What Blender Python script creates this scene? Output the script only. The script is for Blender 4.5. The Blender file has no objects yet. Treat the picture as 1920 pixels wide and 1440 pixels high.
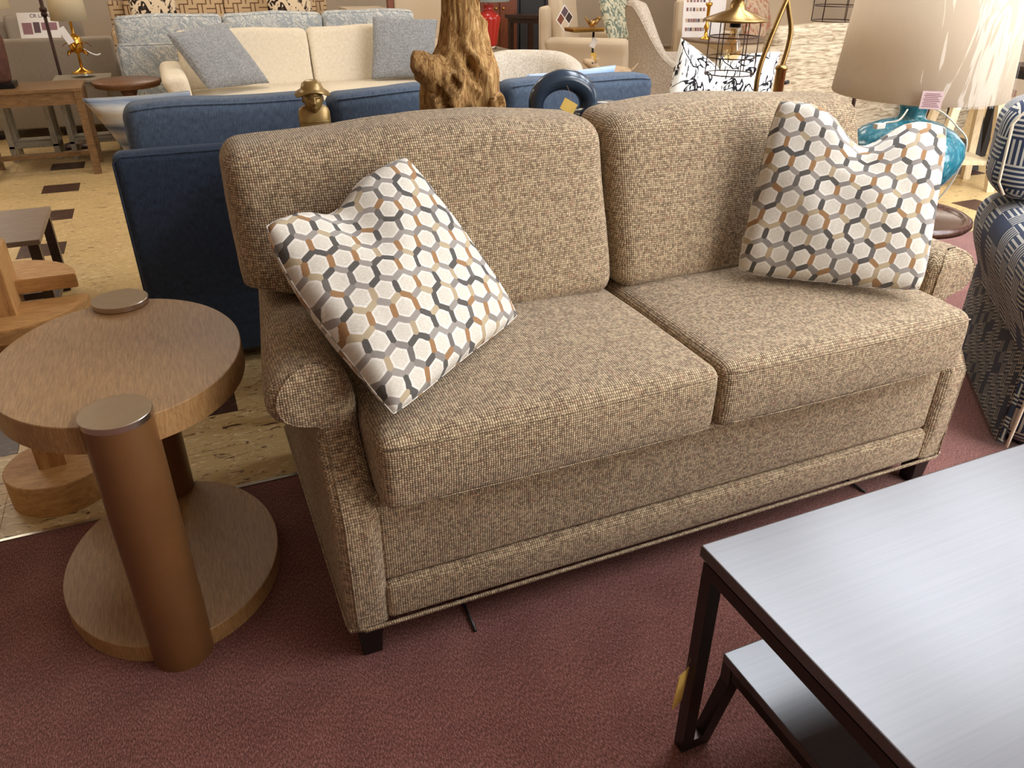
import bpy, bmesh, math, random
from mathutils import Vector, Matrix, noise
PI = math.pi
S = bpy.context.scene
COL = S.collection

# ------------------------------------------------------------------ camera
cam_d = bpy.data.cameras.new('camera')
cam = bpy.data.objects.new('camera', cam_d)
COL.objects.link(cam)
cam.location = (-0.15645506, -1.26911675, 1.43093197)
cam.rotation_euler = (math.radians(60.7599155), math.radians(-0.14407125), math.radians(-23.19863504))
cam_d.sensor_fit = 'HORIZONTAL'
cam_d.sensor_width = 36.0
cam_d.lens = 1441.65 / 1920 * 36.0
cam_d.clip_start = 0.05
S.camera = cam

# ------------------------------------------------------------------ world, lights, exposure
S.view_settings.view_transform = 'Standard'
S.view_settings.look = 'None'
S.view_settings.gamma = 1
S.view_settings.use_curve_mapping = False
S.view_settings.exposure = 0.12
W = bpy.data.worlds.new('world')
S.world = W
W.use_nodes = True
W.node_tree.nodes['Background'].inputs[0].default_value = (0.80, 0.90, 1.0, 1)
W.node_tree.nodes['Background'].inputs[1].default_value = 1.0

def area(name, loc, rot, sx, sy, power, col):
    l = bpy.data.lights.new(name, 'AREA')
    l.shape = 'RECTANGLE'; l.size = sx; l.size_y = sy; l.energy = power; l.color = col
    o = bpy.data.objects.new(name, l); COL.objects.link(o)
    o.location = loc; o.rotation_euler = rot
    return o
# daylight entering through the shop windows: behind the viewer to the right and along the right wall
area('daylight_front_window', (4.6, -3.55, 1.55), (math.radians(90), 0, 0), 4.3, 2.2, 235, (1.0, 0.97, 0.93))
area('daylight_right_window', (8.35, 1.2, 1.55), (math.radians(90), 0, math.radians(90)), 5.0, 2.2, 60, (0.88, 0.94, 1.0))
TROFFER_COOL = 15.0
TROFFER_WARM = 8.0

# ------------------------------------------------------------------ node helpers
def srgb(r, g, b):
    f = lambda c: (c/255/12.92) if c/255 <= 0.04045 else ((c/255+0.055)/1.055)**2.4
    return (f(r), f(g), f(b), 1)

class G:
    def __init__(s, name, rough=0.8, metal=0.0, spec=None, sheen=0.0):
        s.m = bpy.data.materials.new(name); s.m.use_nodes = True
        s.t = s.m.node_tree; s.b = s.t.nodes['Principled BSDF']
        s.b.inputs['Roughness'].default_value = rough
        s.b.inputs['Metallic'].default_value = metal
        if spec is not None: s.b.inputs['Specular IOR Level'].default_value = spec
        if sheen: s.b.inputs['Sheen Weight'].default_value = sheen
    def put(s, sock, v):
        if v is None: return
        if isinstance(v, bpy.types.NodeSocket): s.t.links.new(v, sock)
        else:
            try: sock.default_value = v
            except Exception: sock.default_value = v[:3]
    def node(s, typ, **props):
        n = s.t.nodes.new(typ)
        for k, v in props.items(): setattr(n, k, v)
        return n
    def math(s, op, a, b=None, c=None):
        n = s.node('ShaderNodeMath', operation=op)
        s.put(n.inputs[0], a); s.put(n.inputs[1], b)
        if c is not None: s.put(n.inputs[2], c)
        return n.outputs[0]
    def vmath(s, op, a, b=None):
        n = s.node('ShaderNodeVectorMath', operation=op)
        s.put(n.inputs[0], a)
        if b is not None: s.put(n.inputs[1], b)
        return n.outputs[1] if op in ('DOT_PRODUCT', 'LENGTH', 'DISTANCE') else n.outputs[0]
    def xyz(s, x, y, z=0.0):
        n = s.node('ShaderNodeCombineXYZ'); s.put(n.inputs[0], x); s.put(n.inputs[1], y); s.put(n.inputs[2], z)
        return n.outputs[0]
    def sep(s, v):
        n = s.node('ShaderNodeSeparateXYZ'); s.put(n.inputs[0], v); return n.outputs
    def co(s, kind='UV'):
        return s.node('ShaderNodeTexCoord').outputs[kind]
    def map(s, v, scale=(1, 1, 1), loc=(0, 0, 0), rot=(0, 0, 0)):
        n = s.node('ShaderNodeMapping'); s.put(n.inputs[0], v)
        n.inputs['Location'].default_value = loc; n.inputs['Rotation'].default_value = rot; n.inputs['Scale'].default_value = scale
        return n.outputs[0]
    def noise(s, v, scale=5, detail=2, rough=0.5, dist=0.0):
        n = s.node('ShaderNodeTexNoise'); s.put(n.inputs['Vector'], v)
        n.inputs['Scale'].default_value = scale; n.inputs['Detail'].default_value = detail
        n.inputs['Roughness'].default_value = rough; n.inputs['Distortion'].default_value = dist
        return n.outputs[0]
    def white(s, v):
        n = s.node('ShaderNodeTexWhiteNoise'); s.put(n.inputs['Vector'], v); return n.outputs[0]
    def mix(s, f, a, b, blend='MIX'):
        n = s.node('ShaderNodeMix', data_type='RGBA', blend_type=blend)
        s.put(n.inputs[0], f); s.put(n.inputs[6], a); s.put(n.inputs[7], b)
        return n.outputs[2]
    def ramp(s, f, stops, interp='LINEAR'):
        n = s.node('ShaderNodeValToRGB'); s.put(n.inputs[0], f)
        r = n.color_ramp; r.interpolation = interp
        while len(r.elements) < len(stops): r.elements.new(0.5)
        for e, (p, c) in zip(r.elements, stops): e.position = p; e.color = c
        return n.outputs[0]
    def step(s, v, lo, hi):
        n = s.node('ShaderNodeMapRange', interpolation_type='SMOOTHSTEP')
        s.put(n.inputs[0], v); s.put(n.inputs[1], lo); s.put(n.inputs[2], hi)
        return n.outputs[0]
    def bump(s, h, strength=0.3, dist=0.002, to='Normal'):
        n = s.node('ShaderNodeBump'); s.put(n.inputs['Height'], h)
        n.inputs['Strength'].default_value = strength; n.inputs['Distance'].default_value = dist
        s.t.links.new(n.outputs[0], s.b.inputs[to])
    def color(s, c): s.put(s.b.inputs['Base Color'], c); return s.m

def plain(name, rgb, rough=0.6, metal=0.0, var=0.06, scale=30, spec=None, bump=0.0):
    g = G(name, rough, metal, spec)
    n = g.noise(g.co('Object'), scale, 3)
    c = srgb(*rgb)
    d = tuple(x*(1-var*2) for x in c[:3])+(1,); l = tuple(min(1, x*(1+var*2)) for x in c[:3])+(1,)
    if bump: g.bump(n, bump, 0.003)
    return g.color(g.mix(n, d, l))

def weave(name, dark, light, period=0.006, tint=None, streak=0.0, bump=0.5, rough=0.92, contrast=1.0):
    """woven upholstery: basket of threads on a metric UV"""
    g = G(name, rough, 0, 0.25, 0.15)
    uv = g.co('UV')
    wob = g.vmath('SCALE', uv, None)
    wn = wob.node; wn.inputs['Scale'].default_value = 1.0/period
    jit = g.noise(uv, 0.25/period, 2)
    p = g.vmath('ADD', wob, g.xyz(g.math('MULTIPLY', jit, 0.9), g.math('MULTIPLY', jit, 0.7)))
    x, y, _ = g.sep(p)
    hx = g.math('ABSOLUTE', g.math('SINE', g.math('MULTIPLY', x, PI)))
    hy = g.math('ABSOLUTE', g.math('SINE', g.math('MULTIPLY', y, PI)))
    h = g.math('MULTIPLY', hx, hy)
    cell = g.white(g.vmath('FLOOR', p))
    fine = g.noise(uv, 1.2/period, 2, 0.7)
    f = g.math('ADD', g.math('MULTIPLY', cell, 0.42*contrast), g.math('ADD', g.math('MULTIPLY', h, 0.55*contrast), g.math('MULTIPLY', fine, 0.45)))
    f = g.math('SUBTRACT', f, 0.25)
    if streak:
        st = g.noise(g.map(uv, (1, 22, 1)), 9, 2)
        f = g.math('ADD', f, g.math('MULTIPLY', g.math('SUBTRACT', st, 0.5), streak))
    c = g.ramp(f, [(0.05, srgb(*dark)), (0.95, srgb(*light))])
    if tint:
        c = g.mix(g.step(g.noise(uv, 55, 2), 0.52, 0.72), c, g.mix(0.3, c, srgb(*tint)))
    g.bump(h, bump, period*0.5)
    return g.color(c)

def slub(name, dark, light, sx=60, sy=500, rough=0.9, bump=0.25, amount=1.0):
    """fabric with fine slub threads along one UV direction"""
    g = G(name, rough, 0, 0.25, 0.1)
    uv = g.co('UV')
    a = g.noise(g.map(uv, (sx, sy, 1)), 1, 3, 0.6)
    b = g.noise(g.map(uv, (sy, sy, 1)), 1, 2, 0.6)
    f = g.math('ADD', g.math('MULTIPLY', a, 0.7*amount), g.math('MULTIPLY', b, 0.3))
    g.bump(f, bump, 0.002)
    return g.color(g.ramp(f, [(0.3, srgb(*dark)), (0.7, srgb(*light))]))

def wood(name, dark, mid, light, rough=0.45, scale=1.0, axis=(1, 14, 14), bump=0.12, spec=0.5):
    g = G(name, rough, 0, spec)
    v = g.map(g.co('Object'), tuple(a*scale for a in axis))
    a = g.noise(v, 7, 5, 0.6, 0.6)
    b = g.noise(g.map(g.co('Object'), tuple(a*scale*4 for a in axis)), 14, 3, 0.7)
    f = g.math('ADD', g.math('MULTIPLY', a, 0.7), g.math('MULTIPLY', b, 0.3))
    g.bump(b, bump, 0.0015)
    return g.color(g.ramp(f, [(0.32, srgb(*dark)), (0.5, srgb(*mid)), (0.68, srgb(*light))]))

def metal(name, rgb, rough=0.3, var=0.1):
    return plain(name, rgb, rough, 1.0, var, 60)

def hexfabric(name, cell=0.075):
    g = G(name, 0.9, 0, 0.25, 0.1)
    uv = g.co('UV')
    n = g.vmath('SCALE', uv); n.node.inputs['Scale'].default_value = 1.0/cell
    wob = g.noise(uv, 45, 2)
    p = g.vmath('ADD', n, g.xyz(g.math('MULTIPLY', wob, 0.1), g.math('MULTIPLY', wob, 0.07), 0))
    x, y, _ = g.sep(p)
    R3 = math.sqrt(3)
    def fold(dx, dy):
        return (g.math('SUBTRACT', g.math('FLOORED_MODULO', g.math('SUBTRACT', x, dx), 1.0), 0.5),
                g.math('SUBTRACT', g.math('FLOORED_MODULO', g.math('SUBTRACT', y, dy), R3), R3/2))
    ax, ay = fold(0, 0); bx, by = fold(0.5, R3/2)
    la = g.math('ADD', g.math('MULTIPLY', ax, ax), g.math('MULTIPLY', ay, ay))
    lb = g.math('ADD', g.math('MULTIPLY', bx, bx), g.math('MULTIPLY', by, by))
    sel = g.math('LESS_THAN', la, lb)
    pick = lambda a, b: g.math('ADD', g.math('MULTIPLY', sel, a), g.math('MULTIPLY', g.math('SUBTRACT', 1.0, sel), b))
    gx, gy = pick(ax, bx), pick(ay, by)
    qx, qy = g.math('ABSOLUTE', gx), g.math('ABSOLUTE', gy)
    d2 = g.math('ADD', g.math('MULTIPLY', qx, 0.5), g.math('MULTIPLY', qy, R3/2))
    edge = g.math('SUBTRACT', 0.5, g.math('MAXIMUM', qx, d2))
    k = g.math('ROUND', g.math('DIVIDE', g.math('ARCTAN2', gy, gx), PI/3))
    ang = g.math('MULTIPLY', k, PI/3)
    mx = g.math('ADD', g.math('SUBTRACT', x, gx), g.math('MULTIPLY', g.math('COSINE', ang), 0.5))
    my = g.math('ADD', g.math('SUBTRACT', y, gy), g.math('MULTIPLY', g.math('SINE', ang), 0.5))
    snap = g.vmath('FLOOR', g.xyz(g.math('ADD', g.math('MULTIPLY', mx, 4), 0.5), g.math('ADD', g.math('MULTIPLY', my, 4/R3*1.0), 0.27), 0))
    rnd = g.white(snap)
    diag = g.math('GREATER_THAN', g.math('ABSOLUTE', g.math('SINE', ang)), 0.5)
    speck = g.noise(uv, 900, 2, 0.8)
    cA = g.ramp(rnd, [(0.0, srgb(54, 50, 46)), (0.30, srgb(140, 98, 50)), (0.60, srgb(88, 82, 76)), (0.82, srgb(164, 144, 112))], 'CONSTANT')
    cB = g.ramp(rnd, [(0.0, srgb(138, 130, 122)), (0.30, srgb(58, 54, 50)), (0.52, srgb(168, 150, 118)), (0.68, srgb(120, 113, 106)), (0.86, srgb(138, 98, 52))], 'CONSTANT')
    band = g.mix(diag, cA, cB)
    band = g.mix(g.math('MULTIPLY', g.step(speck, 0.45, 0.65), 0.28), band, srgb(205, 198, 188))
    th = g.noise(g.map(uv, (120, 900, 1)), 1, 2)
    cream = g.ramp(th, [(0.3, srgb(186, 177, 160)), (0.7, srgb(214, 207, 194))])
    halo = g.ramp(th, [(0.3, srgb(198, 191, 178)), (0.7, srgb(226, 220, 210))])
    inner = g.mix(g.step(edge, 0.20, 0.215), halo, cream)
    c = g.mix(g.step(edge, 0.122, 0.134), band, inner)
    g.bump(th, 0.25, 0.001)
    return g.color(c)

def meander(name, cell=0.07, stripes=4, navy=(48, 57, 82), cream=(186, 180, 166), solid=0.3, skew=0.0):
    g = G(name, 0.9, 0, 0.2, 0.1)
    uv = g.co('UV')
    n = g.vmath('SCALE', uv); n.node.inputs['Scale'].default_value = 1.0/cell
    x, y, _ = g.sep(n)
    if skew: y = g.math('ADD', y, g.math('MULTIPLY', x, skew))
    ix, iy = g.math('FLOOR', x), g.math('FLOOR', y)
    fx, fy = g.math('FRACT', x), g.math('FRACT', y)
    par = g.math('FLOORED_MODULO', g.math('ADD', ix, iy), 2)
    c = g.math('ADD', g.math('MULTIPLY', par, fx), g.math('MULTIPLY', g.math('SUBTRACT', 1.0, par), fy))
    st = g.math('GREATER_THAN', g.math('FRACT', g.math('MULTIPLY', c, stripes)), 0.58)
    so = g.math('GREATER_THAN', g.white(g.xyz(ix, iy)), solid)
    f = g.math('MULTIPLY', st, so)
    nz = g.noise(uv, 700, 2)
    f2 = g.math('MULTIPLY', f, g.math('ADD', 0.6, g.math('MULTIPLY', nz, 0.6)))
    g.bump(g.math('ADD', f, nz), 0.3, 0.001)
    return g.color(g.mix(f2, g.mix(nz, srgb(*[v*0.7 for v in navy]), srgb(*navy)), srgb(*cream)))

def marble_fabric(name):
    g = G(name, 0.85, 0, 0.25)
    uv = g.co('UV')
    w = g.noise(uv, 7, 3, 0.6)
    v = g.vmath('ADD', g.map(uv, (1, 0.5, 1)), g.xyz(g.math('MULTIPLY', w, 0.35), g.math('MULTIPLY', w, 0.15)))
    a = g.noise(v, 24, 5, 0.65, 1.8)
    c = g.ramp(a, [(0.30, srgb(136, 142, 146)), (0.42, srgb(178, 184, 186)), (0.48, srgb(142, 150, 160)), (0.54, srgb(232, 230, 222)), (0.60, srgb(170, 176, 176)), (0.72, srgb(206, 180, 128))])
    return g.color(c)

def ripple_fabric(name, a=(146, 128, 102), b=(204, 188, 162)):
    g = G(name, 0.9, 0, 0.2)
    uv = g.co('UV')
    v = g.noise(g.map(uv, (9, 70, 1)), 1, 2, 0.5, 1.2)
    g.bump(v, 0.6, 0.006)
    return g.color(g.ramp(v, [(0.35, srgb(*a)), (0.62, srgb(*b))]))

def dash_fabric(name):
    g = G(name, 0.9, 0, 0.2)
    uv = g.co('UV')
    n = g.vmath('SCALE', uv); n.node.inputs['Scale'].default_value = 1/0.1
    x, y, _ = g.sep(n)
    par = g.math('FLOORED_MODULO', g.math('ADD', g.math('FLOOR', x), g.math('FLOOR', y)), 2)
    fx, fy = g.math('FRACT', x), g.math('FRACT', y)
    c = g.math('ADD', g.math('MULTIPLY', par, fx), g.math('MULTIPLY', g.math('SUBTRACT', 1.0, par), fy))
    st = g.math('LESS_THAN', g.math('FRACT', g.math('MULTIPLY', c, 2)), 0.24)
    return g.color(g.mix(st, srgb(206, 178, 142), srgb(112, 82, 58)))

def blotch_fabric(name, bg, ink, scale=9, lo=0.52, hi=0.56):
    g = G(name, 0.9, 0, 0.2)
    uv = g.co('UV')
    v = g.noise(g.map(uv, (1, 0.55, 1)), scale*2, 3, 0.5, 1.0)
    return g.color(g.mix(g.step(v, lo, hi), srgb(*bg), srgb(*ink)))

def line_drawing(name):
    g = G(name, 0.9, 0, 0.2)
    uv = g.co('UV')
    v = g.noise(uv, 6, 1.5, 0.5, 1.2)
    band = g.math('ABSOLUTE', g.math('SUBTRACT', g.math('FRACT', g.math('MULTIPLY', v, 5)), 0.5))
    ink = g.math('LESS_THAN', band, 0.085)
    v2 = g.noise(g.map(uv, (45, 6, 1), rot=(0, 0, 0.5)), 1.6, 2, 0.6, 1.0)
    hatch = g.math('GREATER_THAN', v2, 0.57)
    zone = g.step(g.noise(uv, 5, 1), 0.45, 0.5)
    f = g.math('MAXIMUM', ink, g.math('MULTIPLY', hatch, zone))
    return g.color(g.mix(f, srgb(236, 235, 228), srgb(34, 32, 36)))

def stripe_fabric(name, stops, scale=1.0):
    g = G(name, 0.9, 0, 0.2)
    uv = g.co('UV')
    x, y, _ = g.sep(uv)
    w = g.noise(g.map(uv, (14, 120, 1)), 1, 3)
    f = g.math('FRACT', g.math('ADD', g.math('MULTIPLY', y, scale), g.math('MULTIPLY', g.math('SUBTRACT', w, 0.5), 0.10)))
    return g.color(g.ramp(f, stops))

# ------------------------------------------------------------------ materials
MT = {}
MT['tan'] = weave('tan_tweed', (80, 60, 42), (218, 193, 154), 0.0054, tint=(150, 96, 74), streak=0.35, bump=0.7)
MT['hex'] = hexfabric('hexagon_jacquard', 0.057)
MT['side_oak'] = wood('brown_oak', (122, 88, 50), (152, 114, 70), (176, 137, 90), 0.40, 1.0, (34, 3, 6), 0.2)
MT['col_brown'] = plain('bronzed_column', (114, 77, 44), 0.36, 0.2, 0.10, 9)
MT['steel'] = metal('brushed_steel', (196, 184, 168), 0.28, 0.04)
def m_espresso():
    g = G('espresso_lacquer', 0.34, 0.0, 0.6)
    v = g.map(g.co('Object'), (1.2, 60, 60))
    a = g.noise(v, 3, 3, 0.5, 0.0)
    g.b.inputs['Coat Weight'].default_value = 0.55
    g.b.inputs['Coat Roughness'].default_value = 0.24
    g.b.inputs['Coat IOR'].default_value = 1.6
    return g.color(g.ramp(a, [(0.3, srgb(56, 47, 45)), (0.7, srgb(66, 56, 54))]))
MT['espresso'] = m_espresso()
MT['bronze_metal'] = plain('dark_bronze_metal', (58, 47, 42), 0.32, 0.7, 0.05, 30)
MT['black_wood'] = plain('black_stained_wood', (20, 15, 14), 0.4, 0, 0.1)
MT['carpet'] = None
MT['navy_pat'] = meander('navy_meander', 0.080, 5, solid=0.22)
MT['navy_small'] = meander('navy_steps', 0.042, 3, (40, 44, 56), (150, 142, 122), 0.25, 0.5)
MT['blue'] = slub('denim_blue', (56, 66, 80), (100, 115, 134), 420, 45)
MT['blue_dark'] = slub('denim_blue_frame', (34, 42, 56), (62, 76, 96), 420, 45)
MT['cream'] = slub('cream_linen', (206, 190, 164), (236, 226, 206), 420, 40, amount=1.0)
MT['marble'] = marble_fabric('marbled_floral')
MT['ripple'] = ripple_fabric('rippled_chenille')
MT['dash'] = dash_fabric('dash_weave')
MT['beige'] = slub('beige_upholstery', (196, 176, 150), (222, 206, 182), 300, 300)
MT['greige'] = slub('grey_rib', (122, 110, 98), (160, 146, 130), 40, 500)
MT['boucle'] = weave('oatmeal_boucle', (168, 152, 134), (236, 224, 208), 0.008, bump=0.8)
MT['boucle_pale'] = weave('pale_boucle', (196, 184, 166), (244, 236, 222), 0.010, bump=0.7)
MT['grey_pillow'] = weave('grey_tweed', (112, 114, 118), (188, 190, 192), 0.007, bump=0.6)
MT['bw'] = line_drawing('ink_drawing')
MT['ikat'] = blotch_fabric('ikat', (218, 198, 170), (44, 32, 28))
MT['leaf'] = blotch_fabric('leaf_print', (206, 202, 178), (118, 130, 118), 16, 0.48, 0.55)
MT['stripe'] = stripe_fabric('watercolour_stripe', [(0.0, srgb(218, 208, 184)), (0.2, srgb(112, 126, 146)), (0.32, srgb(222, 214, 194)), (0.5, srgb(206, 186, 148)), (0.66, srgb(226, 220, 204)), (0.8, srgb(126, 140, 158)), (1.0, srgb(220, 212, 192))], 5.5)
MT['stripe2'] = stripe_fabric('pale_blue_stripe', [(0.0, srgb(240, 240, 240)), (0.5, srgb(228, 234, 240)), (0.7, srgb(130, 160, 196)), (1.0, srgb(240, 240, 240))], 4)
MT['coral'] = blotch_fabric('coral_plaid', (206, 184, 158), (182, 128, 108), 10, 0.45, 0.6)
MT['oak'] = wood('honey_oak', (156, 112, 62), (186, 138, 80), (206, 160, 100), 0.5, 1.0, (3, 12, 12))
MT['oak_v'] = wood('honey_oak_upright', (150, 106, 58), (180, 132, 76), (200, 154, 96), 0.5, 1.0, (12, 12, 2))
MT['walnut'] = wood('walnut', (86, 56, 36), (112, 76, 50), (136, 96, 66), 0.4, 1.0, (3, 14, 14))
MT['brown_table'] = wood('brown_wood', (92, 66, 40), (120, 89, 55), (146, 111, 72), 0.45, 1.0, (2.5, 14, 14))
MT['mahogany'] = wood('mahogany', (66, 42, 34), (92, 60, 48), (116, 80, 64), 0.24, 1.0, (8, 8, 3), 0.03, 0.7)
MT['darkwood'] = wood('dark_wood', (36, 24, 20), (52, 34, 28), (66, 46, 38), 0.35, 1.0, (3, 12, 12))
MT['redwood'] = wood('reddish_wood', (96, 48, 28), (124, 66, 40), (146, 86, 54), 0.4, 1.0, (12, 12, 2))
MT['greywood'] = wood('weathered_grey_wood', (112, 100, 84), (140, 128, 108), (164, 152, 132), 0.6, 1.0, (12, 12, 2))
MT['palewood'] = wood('pale_limed_wood', (186, 164, 128), (208, 188, 152), (224, 206, 174), 0.6, 1.0, (12, 12, 2))
MT['taupe_top'] = wood('taupe_top', (112, 94, 80), (132, 112, 96), (150, 130, 112), 0.35, 1.0, (2, 12, 12))
MT['white_paint'] = plain('white_paint', (218, 208, 192), 0.5, 0, 0.03)
MT['brass'] = metal('antique_brass', (150, 120, 74), 0.3, 0.12)
MT['gold'] = metal('gilt', (214, 164, 74), 0.25, 0.12)
MT['bustbrass'] = plain('aged_brass', (150, 122, 70), 0.34, 0.5, 0.2, 40, 0.8)
MT['blackmetal'] = plain('black_metal', (30, 26, 25), 0.4, 0.6)
MT['brownmetal'] = plain('dark_brown_metal', (62, 40, 32), 0.4, 0.5)
MT['shade'] = None
MT['paper'] = plain('white_card', (236, 230, 226), 0.7, 0, 0.02)
MT['pinkpaper'] = plain('pale_pink_label', (232, 206, 208), 0.7, 0, 0.03, 200)
MT['ink'] = plain('print_ink', (150, 110, 116), 0.8, 0, 0.05)
MT['ink_dark'] = plain('dark_print_ink', (96, 76, 84), 0.8, 0, 0.05)
MT['yellow'] = plain('yellow_tag_card', (226, 186, 92), 0.7, 0, 0.05)
MT['string'] = plain('string', (128, 106, 84), 0.8)
MT['red'] = plain('red_glaze', (176, 40, 32), 0.15, 0, 0.05, 6, 0.6)
MT['navyglaze'] = plain('navy_glaze', (34, 50, 66), 0.2, 0, 0.2, 12, 0.6)
MT['urn'] = plain('rust_urn', (84, 48, 34), 0.7, 0, 0.45, 22, None, 1.0)
MT['sheep'] = plain('carved_stone', (176, 150, 118), 0.8, 0, 0.2, 40, None, 0.5)
MT['lampcord'] = plain('clear_cord', (214, 206, 190), 0.3)
MT['plastic'] = plain('clear_plastic_white', (226, 222, 214), 0.25)
MT['wall'] = plain('wall_paint', (214, 200, 182), 0.85, 0, 0.02, 4)
MT['ceil'] = plain('ceiling_board', (226, 222, 214), 0.9, 0, 0.04, 60)
MT['frame'] = plain('window_aluminium', (120, 118, 114), 0.4, 0.8)
MT['strip'] = metal('floor_edge_strip', (210, 204, 190), 0.3, 0.03)

def m_carpet():
    g = G('maroon_carpet', 0.97, 0, 0.1, 0.2)
    v = g.co('Object')
    a = g.noise(g.map(v, (330, 120, 1), rot=(0, 0, -0.25)), 1, 2, 0.75)
    b = g.noise(v, 520, 2, 0.7)
    c = g.noise(v, 6, 2)
    f = g.math('ADD', g.math('ADD', g.math('MULTIPLY', a, 0.6), g.math('MULTIPLY', b, 0.3)), g.math('MULTIPLY', c, 0.1))
    g.bump(a, 0.8, 0.006)
    return g.color(g.ramp(f, [(0.40, srgb(84, 48, 42)), (0.5, srgb(122, 74, 66)), (0.60, srgb(164, 114, 102))]))
MT['carpet'] = m_carpet()

def m_tile(name, base, streakc, light):
    g = G(name, 0.35, 0, 0.4)
    oi = g.node('ShaderNodeObjectInfo')
    v = g.vmath('ADD', g.co('Object'), oi.outputs['Location'])
    a = g.noise(g.map(v, (7, 30, 1)), 2.2, 3, 0.6, 1.2)
    b = g.noise(g.map(v, (10, 24, 1)), 2.6, 3, 0.65, 1.0)
    w = g.noise(v, 1.3, 2)
    c = g.mix(w, srgb(*[x*0.93 for x in base]), srgb(*base))
    c = g.mix(g.math('MULTIPLY', g.step(b, 0.57, 0.63), 0.8), c, srgb(*light))
    c = g.mix(g.step(a, 0.615, 0.64), c, srgb(*streakc))
    c = g.mix(g.math('MULTIPLY', oi.outputs['Random'], 0.14), c, srgb(*[x*0.72 for x in base]))
    return g.color(c)
MT['tile'] = m_tile('cream_vinyl_tile', (206, 176, 122), (92, 62, 40), (232, 212, 170))
MT['tile_dark'] = m_tile('brown_vinyl_tile', (70, 46, 36), (40, 26, 22), (120, 90, 70))

def m_teal():
    g = G('teal_art_glass', 0.16, 0, 0.6)
    v = g.map(g.co('Object'), (20, 20, 4))
    a = g.noise(v, 3, 4, 0.6, 1.0)
    b = g.noise(g.map(g.co('Object'), (40, 40, 9)), 4, 3, 0.6, 1)
    c = g.ramp(a, [(0.3, srgb(20, 84, 104)), (0.55, srgb(44, 120, 138)), (0.75, srgb(112, 170, 176))])
    c = g.mix(g.step(b, 0.62, 0.72), c, srgb(166, 186, 176))
    return g.color(c)
MT['teal'] = m_teal()

def m_shade(name, rgb, glow=0.0):
    g = G(name, 0.85, 0, 0.2)
    v = g.noise(g.map(g.co('Object'), (120, 120, 300)), 3, 2)
    c = srgb(*rgb)
    g.b.inputs['Subsurface Weight'].default_value = 0.0
    g.bump(v, 0.15, 0.001)
    col = g.mix(v, tuple(x*0.9 for x in c[:3])+(1,), c)
    g.color(col)
    tl = g.node('ShaderNodeBsdfTranslucent'); g.put(tl.inputs[0], col)
    mx = g.node('ShaderNodeMixShader'); mx.inputs[0].default_value = 0.45
    g.t.links.new(g.b.outputs[0], mx.inputs[1]); g.t.links.new(tl.outputs[0], mx.inputs[2])
    g.t.links.new(mx.outputs[0], g.t.nodes['Material Output'].inputs[0])
    return g.m
MT['shade'] = m_shade('linen_shade', (222, 206, 182))
MT['shade_cream'] = m_shade('cream_shade', (236, 224, 194))
MT['shade_blue'] = m_shade('pale_blue_shade', (196, 206, 206))

def m_film(name, fac=0.10, wrinkle=0.6, scale=9, tint=(1, 1, 1, 1)):
    m = bpy.data.materials.new(name); m.use_nodes = True; t = m.node_tree
    t.nodes.remove(t.nodes['Principled BSDF'])
    out = t.nodes['Material Output']
    tr = t.nodes.new('ShaderNodeBsdfTransparent'); tr.inputs[0].default_value = tint
    gl = t.nodes.new('ShaderNodeBsdfGlossy'); gl.inputs['Roughness'].default_value = 0.12
    mx = t.nodes.new('ShaderNodeMixShader'); mx.inputs[0].default_value = fac
    tc = t.nodes.new('ShaderNodeTexCoord'); mp = t.nodes.new('ShaderNodeMapping'); mp.inputs['Scale'].default_value = (1.0, 1.0, 0.35)
    nz = t.nodes.new('ShaderNodeTexNoise'); nz.inputs['Scale'].default_value = scale; nz.inputs['Detail'].default_value = 3; nz.inputs['Distortion'].default_value = 1.5
    bp = t.nodes.new('ShaderNodeBump'); bp.inputs['Strength'].default_value = wrinkle; bp.inputs['Distance'].default_value = 0.05
    L = t.links.new
    L(tc.outputs['Object'], mp.inputs[0]); L(mp.outputs[0], nz.inputs['Vector']); L(nz.outputs[0], bp.inputs['Height'])
    L(bp.outputs[0], gl.inputs['Normal']); L(tr.outputs[0], mx.inputs[1]); L(gl.outputs[0], mx.inputs[2]); L(mx.outputs[0], out.inputs[0])
    return m
MT['film'] = m_film('clear_wrap', 0.045, 0.9, 5)
MT['glass'] = m_film('thin_glass', 0.14, 0.0, 3, (0.97, 0.98, 0.97, 1))
MT['amberglass'] = m_film('amber_glass', 0.16, 0.0, 3, (0.95, 0.82, 0.58, 1))

def m_emit(name, col, strength):
    m = bpy.data.materials.new(name); m.use_nodes = True; t = m.node_tree
    t.nodes.remove(t.nodes['Principled BSDF'])
    e = t.nodes.new('ShaderNodeEmission'); e.inputs[0].default_value = col; e.inputs[1].default_value = strength
    t.links.new(e.outputs[0], t.nodes['Material Output'].inputs[0])
    return m
MT['tube_cool'] = m_emit('fluorescent_cool', (0.85, 0.91, 1.0, 1), TROFFER_COOL)
MT['tube_warm'] = m_emit('fluorescent_warm', (1.0, 0.90, 0.76, 1), TROFFER_WARM)

def m_driftwood():
    g = G('driftwood', 0.75, 0, 0.3)
    v = g.map(g.co('Object'), (11, 11, 2.6))
    a = g.noise(v, 4, 6, 0.68, 2.6)
    b = g.noise(g.co('Object'), 9, 3)
    g.bump(a, 0.9, 0.012)
    c = g.ramp(a, [(0.30, srgb(70, 42, 20)), (0.42, srgb(146, 102, 54)), (0.55, srgb(192, 150, 92)), (0.70, srgb(216, 182, 130))])
    return g.color(g.mix(g.math('MULTIPLY', g.step(b, 0.55, 0.7), 0.45), c, srgb(112, 72, 36)))
MT['drift'] = m_driftwood()

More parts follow.
